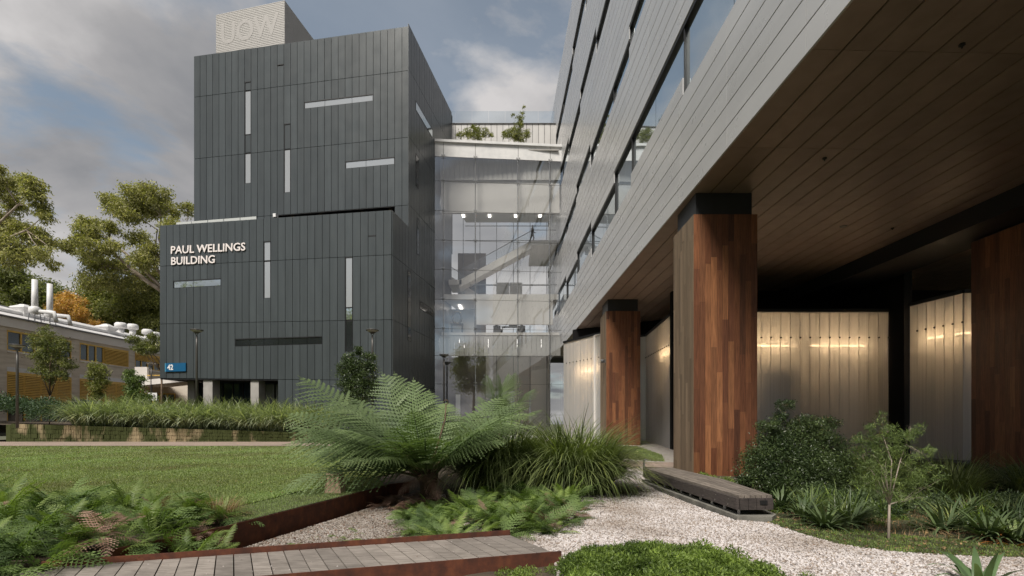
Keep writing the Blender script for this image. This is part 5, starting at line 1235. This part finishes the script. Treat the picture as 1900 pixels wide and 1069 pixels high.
# shrubs / planting on the terrace
def leafy_mass(name, label, pts, n, ll, m, parent=None, r=.25, up=.3):
    """pts: list of (x,y,z,r) blobs filled with leaves on their shells"""
    pts = np.array(pts); w = pts[:, 3]**2; idx = NR.choice(len(pts), n, p=w/w.sum()); d = unit(NR.normal(size=(n, 3))); d[:, 2] = np.abs(d[:, 2])*1.0-.15
    q = pts[idx, :3]+d*pts[idx, 3:4]*NR.uniform(.55, 1.05, (n, 1)); dr = d*.6+NR.normal(size=(n, 3))*.7+np.array([0, 0, up])
    V, F = leaves_np(q, dr, ll*NR.uniform(.6, 1.3, n), ll*.38); o = npmesh(name, V, F, m, parent)
    if parent is None: tag(o, label, name.replace('_', ' '), kind='stuff')
    return o
bl = []
for k in range(60):
    x = R.uniform(-42, -27.5); y = R.uniform(34.5, 38.5); t = (-x-27.5)/14; bl.append((x, y, terr_z(x)+.3+.7*min(1, t*1.5)+R.uniform(-.2, .5)-(.0), R.uniform(.6, 1.0)))
leafy_mass('low_shrubs', 'bank of low dark green shrubs along the foot of the brick building', bl, 26000, .17, M['low_shrub'])
bl = []
for k in range(40):
    x = R.uniform(-28, -14); y = R.uniform(36.5, 39); bl.append((x, y, terr_z(x)+.2+R.uniform(-.1, .4), R.uniform(.4, .7)))
leafy_mass('low_shrubs', 'darker low shrubs behind the strappy grasses on the terrace', bl, 12000, .16, M['shrub'])
bl = [(R.uniform(-38, -30.5), R.uniform(33.3, 34.2), 1.3+R.uniform(-.1, .1), R.uniform(.3, .5)) for _ in range(14)]
# strappy grasses along the wall
gi = 0
glab = ['strappy grass clump on the terrace wall, %s']
names = ['first at the open end nearest the shrub bank', 'second from the open end', 'third from the open end, leaning left', 'fourth, below the small round tree', 'fifth, below the porch sign', 'sixth, in front of the porch', 'seventh, spilling furthest over the blocks', 'eighth, beneath the number sign', 'ninth, before the first concrete column', 'tenth, between the concrete columns', 'eleventh, before the second concrete column', 'twelfth, under the slot window', 'thirteenth, beyond the slot window', 'fourteenth, next to the fern fronds', 'last one behind the tree fern']
for k in range(15):
    px = 165+k*31+R.uniform(-5, 5); Y_ = 33.9+R.uniform(-.3, .5); c = P(px, HZ, Y_)
    th = thing('strappy_grass', glab[0] % names[k], 'grass clump', (c.x, Y_, terr_z(c.x)), 'strappy grass clumps on the terrace wall')
    grow_strap('leaf_tuft', M['strap_pale'], (c.x, Y_, terr_z(c.x)-.05), 420, .7, 2.7, .06, th, lean=(.05, .7), droop=(.9, 2.1), bias=(-2.2, .45))
    if R.random() < .9:
        c2 = c+Vector((R.uniform(-.4, .4), 1.3, 0)); grow_strap('leaf_tuft', M['strap'], (c2.x, c2.y, terr_z(c.x)+.05), 300, .7, 2.5, .06, th, lean=(.05, .6), droop=(.6, 1.7))
# ================================================================== FERNS
TF = [frond_np(1.0, 24, 8, .25, a_, sd_, 1.25, .16, .30) for a_, sd_ in ((.5, 1), (.9, 2), (.3, 3))]
arch_tf = [.5, .9, .3]
SF = [frond_np(1.0, 13, 4, .24, a_, sd_, 1.3, .12, .25) for a_, sd_ in ((1.0, 4), (1.4, 5), (.7, 6))]
arch_sf = [1.0, 1.4, .7]
NF = [frond_np(1.0, 24, 5, .17, a_, sd_, 1.0, .08, .2, narrow=True) for a_, sd_ in ((.9, 7), (.6, 8))]
def mesh_of(name, VF, m):
    V, F = VF; me = bpy.data.meshes.new(name); n, k = F.shape
    me.vertices.add(len(V)); me.vertices.foreach_set('co', V.astype(np.float32).ravel()); me.loops.add(n*k); me.loops.foreach_set('vertex_index', F.astype(np.int32).ravel())
    me.polygons.add(n); me.polygons.foreach_set('loop_start', np.arange(0, n*k, k, dtype=np.int32)); me.materials.append(m); me.update(calc_edges=True); me.validate(); return me
tf_me = [mesh_of('frond', f, M['tree_fern']) for f in TF]
def frond_to(parent, base, tip, ti, mes, archs, roll=0.0):
    v = Vector(tip)-Vector(base); a = archs[ti]; h = math.hypot(v.x, v.y)
    el = math.atan2(v.z, h)+a/2; Lf = v.length*a/(2*math.sin(a/2)); az = math.atan2(v.y, v.x)
    o = link(bpy.data.objects.new('frond', mes[ti])); o.parent = parent
    mat_ = Matrix.Rotation(az, 4, 'Z') @ Matrix.Rotation(-el, 4, 'Y') @ Matrix.Rotation(roll, 4, 'X')
    o.matrix_local = Matrix.Translation(Vector(base)-parent.location) @ mat_ @ Matrix.Diagonal((Lf, Lf, Lf, 1)); return o
tfY = 11.3; tb_ = P(795, 915, tfY); tt_ = P(792, 878, tfY)
tfn = thing('tree_fern', 'large spreading tree fern with a short dark trunk at the head of the creek', 'tree fern', (tb_.x, tfY, tb_.z-.1))
mb = MB(); mb.tube([(tb_.x, tfY, tb_.z-.25), (tb_.x, tfY, (tb_.z+tt_.z)/2), (tt_.x, tfY, tt_.z)], [.24, .20, .26], 14); mb.build('trunk', M['bark_dark'], tfn, True)
mb = MB()
tips = [(538, 698, .6, 2), (498, 778, 0.2, 0), (488, 845, -.4, 1), (515, 925, -1.3, 1), (560, 810, .9, 0), (640, 735, 1.6, 2), (690, 690, 1.0, 2), (728, 688, 1.7, 2), (765, 700, 1.2, 2), (800, 722, 1.9, 2), (590, 745, 1.7, 0),
        (1008, 768, .2, 1), (985, 745, 1.2, 0), (1000, 795, -.7, 1), (940, 735, 2.1, 0), (905, 760, 2.3, 0), (960, 800, -1.3, 1), (880, 800, -1.9, 1), (620, 800, -1.6, 1), (560, 860, -1.1, 1), (690, 820, -2.2, 1), (780, 815, -2.3, 1), (840, 745, 2.2, 0), (530, 808, -.3, 0),
        (600, 770, 1.0, 0), (650, 790, -.9, 0), (930, 772, -.4, 0), (860, 770, 1.5, 0), (700, 760, 1.9, 0), (970, 770, .6, 0), (730, 790, -1.7, 0), (640, 870, -1.8, 1), (900, 775, .4, 0)]
tips += [(R.uniform(520, 990), R.uniform(738, 815), R.uniform(-2.2, 2.2), R.choice((0, 0, 1))) for _ in range(9)]
tips += [(R.uniform(560, 960), R.uniform(800, 862), R.uniform(-2.0, -.6), 1) for _ in range(10)]
for k, (px, py, dy, ti) in enumerate(tips):
    tip = P(px, py, tfY+dy); a_ = math.atan2(tip.y-tfY, tip.x-tt_.x); b_ = Vector((tt_.x+.12*math.cos(a_), tfY+.12*math.sin(a_), tt_.z-.05+R.uniform(-.05, .05)))
    frond_to(tfn, b_, tip, ti, tf_me, arch_tf, .5*math.cos(a_)+R.uniform(-.2, .2))
    v = tip-b_; h = Vector((v.x, v.y, 0)).normalized(); el = math.atan2(v.z, math.hypot(v.x, v.y))+arch_tf[ti]/2; L_ = v.length
    pts = []; 
    for q in range(4):
        th_ = arch_tf[ti]*q*.08; rr_ = L_*.08*q; pts.append(b_+h*math.cos(el-th_/2)*rr_+Vector((0, 0, math.sin(el-th_/2)*rr_)))
    mb.tube(pts, [.032, .024, .018, .013], 6)
o = mb.build('leaf_stalk', M['bark_dark'], tfn, True); o['kind'] = 'stuff'
mb = MB(); c_ = P(826, 778, tfY+.2); mb.tube([tt_, (tt_.x+.2, tfY+.05, tt_.z+.5), c_, (c_.x+.02, c_.y, c_.z+.35)], [.03, .025, .018, .012], 6); mb.tube([(c_.x+.02+.05*math.cos(q), c_.y, c_.z+.38+.05*math.sin(q)) for q in np.linspace(-PI/2-.5, 2.5, 9)], .012, 5)
mb.build('fiddlehead', M['stem'], tfn, True)
t2Y = 17.0; b2 = P(925, 860, t2Y); top2 = P(925, 800, t2Y)
tf2 = thing('tree_fern', 'smaller fern with upright fronds rising behind the spreading tree fern', 'tree fern', (b2.x, t2Y, 0))
mb = MB(); mb.tube([(b2.x, t2Y, -.1), (top2.x, t2Y, top2.z)], [.16, .13], 10); mb.build('trunk', M['bark_dark'], tf2, True)
for px, py, dy, ti in [(903, 692, .3, 2), (922, 690, 0, 2), (943, 690, .4, 2), (963, 688, .2, 2), (880, 735, .5, 0), (1000, 720, .2, 0), (870, 765, -.3, 0), (1010, 760, 0, 0), (950, 740, -1, 0)]:
    frond_to(tf2, top2, P(px, py, t2Y+dy), ti, tf_me, arch_tf, R.uniform(-.6, .6))
sf_me = [mesh_of('frond', f, M['fern']) for f in SF]; nf_me = [mesh_of('frond', f, M['fern']) for f in NF]; dead_me = [mesh_of('frond', f, M['fern_dead']) for f in SF]
def fern_mass(name, label, poly, nclump, nfr, Lr, temps, m, parent=None, el=(.5, 1.25), zoff=0.0, zl=None):
    c = sample(poly, nclump); out = []
    for x, y in c:
        z = (h1(x, y) if zl is None else zl)+zoff; s_ = NR.uniform(.75, 1.2)
        for k in range(nfr):
            V, F = temps[NR.integers(len(temps))]; az = NR.uniform(0, 2*PI)
            out.append((xform(V, az, NR.uniform(*el), NR.normal(0, .35), NR.uniform(*Lr)*s_, (x+NR.normal(0, .05), y+NR.normal(0, .05), z)), F))
    V, F = merge(out); o = npmesh(name, V, F, m, parent)
    if parent is None: tag(o, label, 'fern', kind='stuff')
    return o
def fern_plant(label, x, y, n, Lr, mes, archs, group, elr=(.5, 1.3), z=None):
    z = h1(x, y) if z is None else z
    th = thing('fern', label, 'fern', (x, y, z), group)
    for k in range(n):
        az = 2*PI*k/n+R.uniform(-.3, .3); el = R.uniform(*elr); L_ = R.uniform(*Lr); ti = R.randrange(len(mes))
        o = link(bpy.data.objects.new('frond', mes[ti])); o.parent = th
        o.matrix_local = Matrix.Translation((math.cos(az)*.03, math.sin(az)*.03, 0)) @ Matrix.Rotation(az, 4, 'Z') @ Matrix.Rotation(-el, 4, 'Y') @ Matrix.Rotation(R.uniform(-.3, .3), 4, 'X') @ Matrix.Diagonal((L_, L_, L_, 1))
    return th
bedL = [(-12, 9.2), (-5.6, 9.0), (-4.6, 8.3), (-3.95, 7.3), (-3.72, 6.5), (-3.72, 6.05), (-4.2, 5.65), (-4.45, 5.0), (-5.0, 4.5), (-12, 4.5)]
fern_mass('fern_bed', 'dense mass of dark green ferns filling the bed beside the boardwalk', bedL, 200, 9, (.42, .74), SF, M['fern_dark'], el=(.25, 1.2))
fern_mass('fern_bed', 'brighter green ferns at the creek end of the fern bed', [(-6.6, 8.7), (-4.5, 8.0), (-3.9, 6.9), (-3.75, 6.2), (-4.6, 5.6), (-9.5, 5.0), (-10, 8.4)], 80, 8, (.4, .62), SF+NF, M['fern'], el=(.6, 1.35))
fern_plant('pale upright fern at the frame edge rising above the fern bed', -7.6, 7.6, 9, (.75, 1.0), nf_me, None, None, (.8, 1.35))
fern_plant('tall fern standing up out of the middle of the fern bed near the lawn', -5.9, 7.9, 7, (.5, .75), nf_me, None, None, (.9, 1.4))
fern_plant('fern with mixed fronds beside the rusty steel corner', -4.35, 6.9, 8, (.5, .65), nf_me, None, None, (.7, 1.3))
for k, (x, y, lab) in enumerate([(-4.75, 5.95, 'withered brown fern fronds drooping onto the boardwalk planks'), (-4.3, 7.1, 'tangle of curled brown fern fronds at the creek corner of the bed'), (-7.2, 6.9, 'small curled brown fern among the dark ferns')]):
    fern_plant(lab, x, y, 9, (.35, .6), dead_me, None, None, (.1, 1.1), h1(x, y)+.12)
fern_mass('withered_ferns', 'scattered withered brown fronds over the fern bed', [(-5.8, 8.0), (-4.2, 7.3), (-3.8, 6.4), (-4.6, 5.9), (-5.6, 6.2)], 7, 2, (.2, .4), SF, M['fern_dead'], el=(.7, 1.5), zoff=.15)
bedM = [(-1.75, 10.3), (-.4, 11.0), (1.0, 10.9), (1.35, 10.0), (1.25, 8.7), (.85, 7.7), (.2, 7.25), (-.7, 7.0), (-1.2, 7.1), (-1.6, 8.0)]
fern_mass('fern_bed', 'mass of green ferns between the boardwalk and the strappy grass mounds', bedM, 78, 9, (.38, .62), SF, M['fern_dark'], el=(.25, 1.2))
fern_mass('fern_bed', 'fresh green ferns among the darker ones behind the boardwalk', bedM, 22, 7, (.4, .62), SF+NF, M['fern'], el=(.5, 1.3))
fern_mass('withered_ferns', 'withered brown fronds under the ferns by the gravel path', [(.2, 7.5), (1.1, 8.0), (1.25, 9.6), (.6, 9.8), (-.8, 8.4), (-1.0, 7.3)], 22, 4, (.2, .42), SF, M['fern_dead'], el=(-.1, 1.1), zoff=.08)
fern_plant('bright low fern at the gravel edge behind the boardwalk end', .62, 7.45, 9, (.36, .46), nf_me, None, None, (.3, .9))
fern_plant('arching fern hanging over the rusty back edge of the boardwalk', -.85, 7.05, 9, (.5, .7), nf_me, None, None, (.4, 1.1))
fern_plant('pale fern frond tuft rising before the strappy grass mound', 1.05, 9.9, 8, (.55, .75), nf_me, None, None, (.8, 1.35))
fern_plant('rusty orange withered fern low in the creek bed', -1.75, 7.15, 14, (.3, .5), [mesh_of('frond', f, M['fern_rust']) for f in SF], None, None, (.1, .6))
fern_plant('rusty orange fern tuft closest to the rusty back edge', -2.15, 6.75, 10, (.25, .4), [bpy.data.meshes[m_.name] for m_ in [mesh_of('frond', f, M['fern_rust']) for f in SF]], None, None, (.1, .6))
fern_mass('creek_weeds', 'small green creepers on the pebbles of the creek bed', [(-3.3, 7.9), (-2.4, 8.4), (-1.8, 7.3), (-2.2, 6.6), (-3.1, 6.6)], 26, 7, (.12, .22), SF, M['fern'], el=(.05, .7))
# ================================================================== STRAPPY MOUNDS
def mound(label, cx, cy, r, n, ln, m=M['strap'], z=0.0):
    th = thing('strappy_grass', label, 'grass clump', (cx, cy, z))
    grow_strap('leaf_tuft', m, (cx, cy, z-.05), n, r*.6, ln, .027, th, lean=(.02, .6), droop=(.9, 2.5), seg=8)
    for k in range(5):
        a = k*1.26+.4; grow_strap('leaf_tuft', m, (cx+math.cos(a)*r*.5, cy+math.sin(a)*r*.5, z-.05), n//4, r*.35, ln*.95, .027, th, lean=(.05, .8), droop=(.9, 2.3), seg=8, bias=(a, .6))
mound('drooping strappy grass mound beside the tree fern trunk', -.28, 12.6, .95, 1700, 2.25)
mound('large glossy strappy grass mound at the bend of the gravel path', 1.45, 12.0, .95, 1900, 2.25)
for k, (x, y, lab) in enumerate([(-2.2, 43.5, 'dark strappy plant at the foot of the lobby glass, nearer the tree fern'), (-4.6, 42.5, 'dark strappy plant at the foot of the lobby glass, next to the charcoal wall')]):
    th = thing('strappy_plant', lab, 'plant', (x, y, 0)); grow_strap('leaf_tuft', M['agave'], (x, y, 0), 150, .5, 1.5, .10, th, lean=(.05, .8), droop=(.4, 1.4))
# ================================================================== GROUND COVER, RIGHT HAND BED
bl = [(R.uniform(.55, 2.6), R.uniform(4.55, 6.25), 0, 0) for _ in range(190)]
bl2 = []
for x, y, _, _ in bl:
    u = 1-min(1, ((x-1.6)/1.25)**2+((y-5.2)/1.15)**2)
    if u > 0: bl2.append((x, y, -.03+.22*u+R.uniform(-.05, .05), R.uniform(.06, .19)))
leafy_mass('ground_cover', 'bright green leafy ground cover spreading over the pebbles', bl2, 46000, .042, M['cover'])
bl3 = [(R.uniform(-.1, .75), R.uniform(4.9, 5.75), R.uniform(-.15, .0), R.uniform(.08, .15)) for _ in range(26)]+[(R.uniform(2.2, 3.4), R.uniform(4.6, 5.3), -.02, R.uniform(.05, .12)) for _ in range(16)]
leafy_mass('ground_cover', 'thin creeping weeds round the end of the boardwalk and over the pebbles', bl3, 11000, .028, M['cover'])
tree('round_shrub', 'dense dark glossy shrub with a narrow top in front of the long translucent wall', 'shrub', 1475, -.05, 11.4, [(1455, 752, 12, 0), (1446, 775, 12, .1), (1425, 790, 16, 0), (1470, 795, 20, .1), (1500, 785, 18, 0), (1540, 785, 13, .2), (1515, 808, 24, 0), (1440, 820, 24, 0), (1480, 830, 32, 0), (1545, 825, 22, .3), (1415, 850, 26, -.1), (1450, 860, 34, -.3), (1500, 865, 38, -.2), (1555, 860, 28, .2), (1400, 880, 24, -.2), (1435, 892, 30, -.4), (1490, 900, 38, -.4), (1550, 895, 32, 0), (1385, 895, 14, 0)],
     M['shrub'], .062, 6000, M['stem'], 41, .05, depth=.3, droop=-.3)
tree('young_conifer', 'feathery young green conifer with a thin pale trunk at the front of the bed', 'young tree', 1648, 0.0, 7.1, [(1636, 775, 8, 0), (1622, 795, 12, 0), (1648, 800, 13, 0), (1690, 793, 12, 0), (1612, 818, 16, .1), (1640, 822, 18, 0), (1680, 818, 15, -.1), (1600, 845, 16, 0), (1632, 850, 20, .1), (1670, 850, 18, 0), (1712, 843, 13, 0), (1610, 875, 18, 0), (1645, 882, 20, 0), (1690, 878, 19, .1), (1730, 865, 14, 0), (1605, 900, 14, 0), (1665, 908, 18, .1), (1705, 905, 17, 0), (1745, 890, 12, 0), (1680, 930, 13, 0), (1628, 915, 12, 0), (1712, 925, 10, 0)],
     M['conifer'], .07, 5200, M['bark_pale'], 42, .022, lw=.12, depth=.2, droop=-.4, spread=1.5)
bl = [(R.uniform(6.0, 12.5), R.uniform(10.8, 13.6), R.uniform(-.1, .35), R.uniform(.25, .45)) for _ in range(60)]
leafy_mass('undergrowth', 'dark undergrowth filling the shaded back of the right hand bed', bl, 20000, .08, M['shrub'])
bl = [(R.uniform(4.5, 5.3), R.uniform(9.0, 14.0), R.uniform(-.1, .12), R.uniform(.12, .22)) for _ in range(30)]
leafy_mass('undergrowth', 'low mixed plants between the bench and the timber column', bl, 8000, .05, M['cover'])
def rosette(label, px, py, n=22, ln=.5, w=.06, m=None, z=0.0, group='broad leaved rosettes in the bed'):
    c = G(px, py, z); th = thing('broad_leaf_plant', label, 'plant', (c.x, c.y, z), group)
    grow_strap('leaf', m or M['agave'], (c.x, c.y, z), n, .07, ln, w, th, lean=(.3, 1.25), droop=(.5, 1.4), seg=6)
rl = ['broad leaved rosette by the near end of the bench', 'broad leaved rosette before the round shrub, second from the bench', 'broad leaved rosette third from the bench, at the gravel edge', 'broad leaved rosette fourth from the bench, nearest the conifer', 'broad leaved rosette tucked behind the bench end', 'broad leaved rosette under the middle of the round shrub', 'broad leaved rosette between round shrub and conifer',
      'broad leaved rosette past the conifer, first of the far group', 'broad leaved rosette past the conifer, at the bed edge', 'broad leaved rosette past the conifer, beside the frame edge', 'broad leaved rosette past the conifer, behind its group', 'broad leaved rosette past the conifer under the tall grass', 'broad leaved rosette low beside the pale fallen leaves']
for lab, (px, py) in zip(rl, [(1448, 948), (1490, 962), (1530, 978), (1578, 975), (1438, 925), (1512, 940), (1590, 945), (1800, 985), (1838, 1000), (1885, 1005), (1862, 975), (1785, 960), (1750, 985)]):
    rosette(lab, px, py, R.randint(60, 80), R.uniform(.45, .68), .05)
rosette('large pale green broad leaved plant cut by the bottom edge of the view', 1818, 1096, 20, .66, .085, leaf('pale_broad_leaf', (0.07, 0.12, 0.05), (0.13, 0.20, 0.09), .2, .35), 0.0, None)
for lab, x, y, n in [('tall arching grass clump before the shaded timber column', 9.3, 10.8, 420), ('arching grass clump at the frame edge beside the shaded column', 10.6, 10.4, 420), ('darker grass clump behind the conifer', 7.9, 10.9, 380)]:
    th = thing('tall_grass', lab, 'grass clump', (x, y, 0)); grow_strap('leaf_tuft', M['strap'], (x, y, 0), n, .35, 1.25, .016, th, lean=(.02, .7), droop=(.5, 1.7), seg=7)
th = thing('dry_plant', 'pale dry fallen leaves and stalks at the gravel edge of the bed', 'plant', (7.0, 7.3, 0)); grow_strap('leaf_tuft', M['dry'], (6.3, 7.1, 0), 60, .5, .3, .012, th, lean=(.7, 1.5), droop=(.1, .8))
grow_strap('leaf_tuft', M['fern_rust'], tuple(G(1880, 1010)), 26, .2, .4, .03, th, lean=(.7, 1.5), droop=(.1, .8))
th = thing('dry_grass_tuft', 'fine brown dry grass tuft at the corner of the lawn by the ferns', 'grass clump', tuple(G(408, 955, .15))); c_ = G(405, 960, .15); grow_strap('leaf_tuft', M['dry'], tuple(c_), 700, .22, .42, .005, th, lean=(.2, 1.2), droop=(.3, 1.6))
# rooftop planter bushes
tree('rooftop_bush', 'wide low bush in the rooftop terrace planter', 'bush', 880, zi(262, 48.6), 48.8, [(855, 252, 6, 0), (868, 247, 8, 0), (882, 244, 9, 0), (898, 247, 8, 0), (910, 252, 5, 0), (876, 236, 4, 0), (882, 254, 12, 0)], M['euc_dark'], .2, 420, M['stem'], 51, .04, depth=.2, droop=-.3)
tree('rooftop_bush', 'taller bamboo like bush with a leaning top on the rooftop terrace', 'bush', 962, zi(262, 48.6), 48.8, [(942, 250, 8, 0), (955, 248, 10, 0), (972, 250, 9, 0), (962, 236, 8, 0), (966, 222, 6, 0), (968, 208, 4, 0), (972, 199, 3, 0), (952, 214, 3, 0), (962, 255, 10, 0)], M['euc_dark'], .2, 460, M['stem'], 52, .04, depth=.2, droop=-.3)
hang_me = [mesh_of('frond', f, M['fern_dead']) for f in TF]
for px, py, dy in ((742, 925, -.3), (842, 915, -.2), (700, 900, .3), (800, 935, -.6)):
    o_ = frond_to(tfn, Vector((tt_.x, tfY, tt_.z-.05)), P(px, py, tfY+dy), 1, hang_me, arch_tf, R.uniform(-.6, .6)); o_.name = 'dead_frond'
# fallen leaves / litter on the boardwalk
mb = MB()
for k in range(46):
    p_ = dk1-dd*R.uniform(.1, 4.2)+pdn*R.uniform(.05, .95); a_ = R.uniform(0, 6); r_ = R.uniform(.004, .010)
    mb.lathe((p_.x, p_.y, zd+.003), [(r_, 0), (r_*.6, r_*.6)], 5)
tag(mb.build('litter', M['pebble'], None), 'stray white pebbles lying on the boardwalk planks', 'pebbles', kind='stuff')

# ------------------------------------------------------------------ filler planting and litter
tag(blades('grass', [(4.6, 8.4), (5.4, 7.3), (7, 6.6), (12, 6.4), (14, 12), (6, 13)], 9000, 0.09, 0.012, M['dry']), 'dry straw litter scattered over the right hand bed', 'litter', kind='stuff')
bl = [(R.uniform(5.6, 9.5), R.uniform(8.6, 11.0), R.uniform(-.1, .2), R.uniform(.15, .3)) for _ in range(46)]
leafy_mass('undergrowth', 'dark mixed undergrowth round the conifer and the broad leaved plants', bl, 15000, .06, M['agave'])
bl = [(R.uniform(4.4, 9.5), R.uniform(6.6, 8.6), R.uniform(-.06, .01), R.uniform(.06, .12)) for _ in range(40)]
bl = [b for b in bl if b[1] > 9.3-.32*b[0]+.25]
leafy_mass('ground_cover', 'low weeds along the mossy front of the right hand bed', bl, 7000, .03, M['cover'])

# creek and fern bed litter, ferns under the tree fern
fern_mass('fern_bed', 'ferns and creepers around the foot of the tree fern', [(-2.55, 10.8), (-1.4, 11.0), (-.9, 9.6), (-1.3, 8.4), (-1.9, 8.6), (-2.2, 9.6)], 22, 8, (.3, .5), SF, M['fern_dark'], el=(.1, 1.1))
fern_mass('withered_ferns', 'heap of withered brown fronds against the far end of the rusty steel wall', [(-2.8, 11.9), (-1.9, 12.2), (-1.5, 11.2), (-2.3, 10.4), (-2.9, 10.9)], 26, 6, (.25, .5), SF, M['fern_dead'], el=(-.1, .9), zoff=.05)
fern_mass('creek_weeds', 'green weeds along the rusty back edge of the boardwalk', [(-2.9, 6.25), (-1.2, 6.75), (-1.1, 7.6), (-2.1, 7.9), (-3.0, 6.9)], 60, 8, (.14, .30), SF, M['fern'], el=(.1, .8))
def litter(name, label, poly, n, size, m, zf=H, lift=.012):
    p = sample(poly, n); z = zf(p[:, 0], p[:, 1]); d = unit(np.stack([NR.normal(size=n), NR.normal(size=n), NR.normal(size=n)*.25], 1))
    V, F = leaves_np(np.stack([p[:, 0], p[:, 1], z+lift], 1), d, size*NR.uniform(.5, 1.3, n), size*.4); tag(npmesh(name, V, F, m), label, name.replace('_', ' '), kind='stuff')
litter('leaf_litter', 'brown dead leaves scattered in the dry creek bed', creek_poly, 2600, .05, M['fern_dead'])
litter('leaf_litter', 'brown dead leaves along the edges of the gravel path', [(.4, 7.4), (1.3, 8.5), (1.6, 10.5), (2.4, 12.3), (2.9, 11.5), (1.9, 9.0), (1.2, 7.6)], 420, .04, M['fern_dead'])
litter('leaf_litter', 'a few dead leaves dropped over the open gravel path', gravel_poly, 420, .035, M['fern_dead'], lift=.022)
litter('leaf_litter', 'dead leaves and bark litter under the plants of the right hand bed', bed_edge+[(12, 7), (12, 13), (5, 13), (4.7, 9.6)], 5000, .06, M['dry'])
litter('leaf_litter', 'dry leaves dropped on the lawn', [(-12, 10), (-4.5, 9), (-3.2, 12), (-2.5, 18), (-20, 24)], 500, .045, M['dry'], lawn_z, .04)

th = thing('mixed_undergrowth', 'loose low strappy tufts filling the gaps between the rosettes and the sapling', 'plants', (6, 8.6, 0))
for k in range(26):
    x = R.uniform(4.9, 9.6); y = R.uniform(max(7.6, 10.2-.35*x), 10.4); grow_strap('leaf_tuft', R.choice([M['strap'], M['agave'], M['cover']]), (x, y, 0), 70, .16, R.uniform(.35, .6), .018, th, lean=(.1, 1.1), droop=(.4, 1.6))
th['kind'] = 'stuff'; del th['category']
litter('leaf_litter', 'dark leaf fragments and soil crumbs trodden into the gravel path', gravel_poly, 1500, .016, M['stem'], lift=.022)
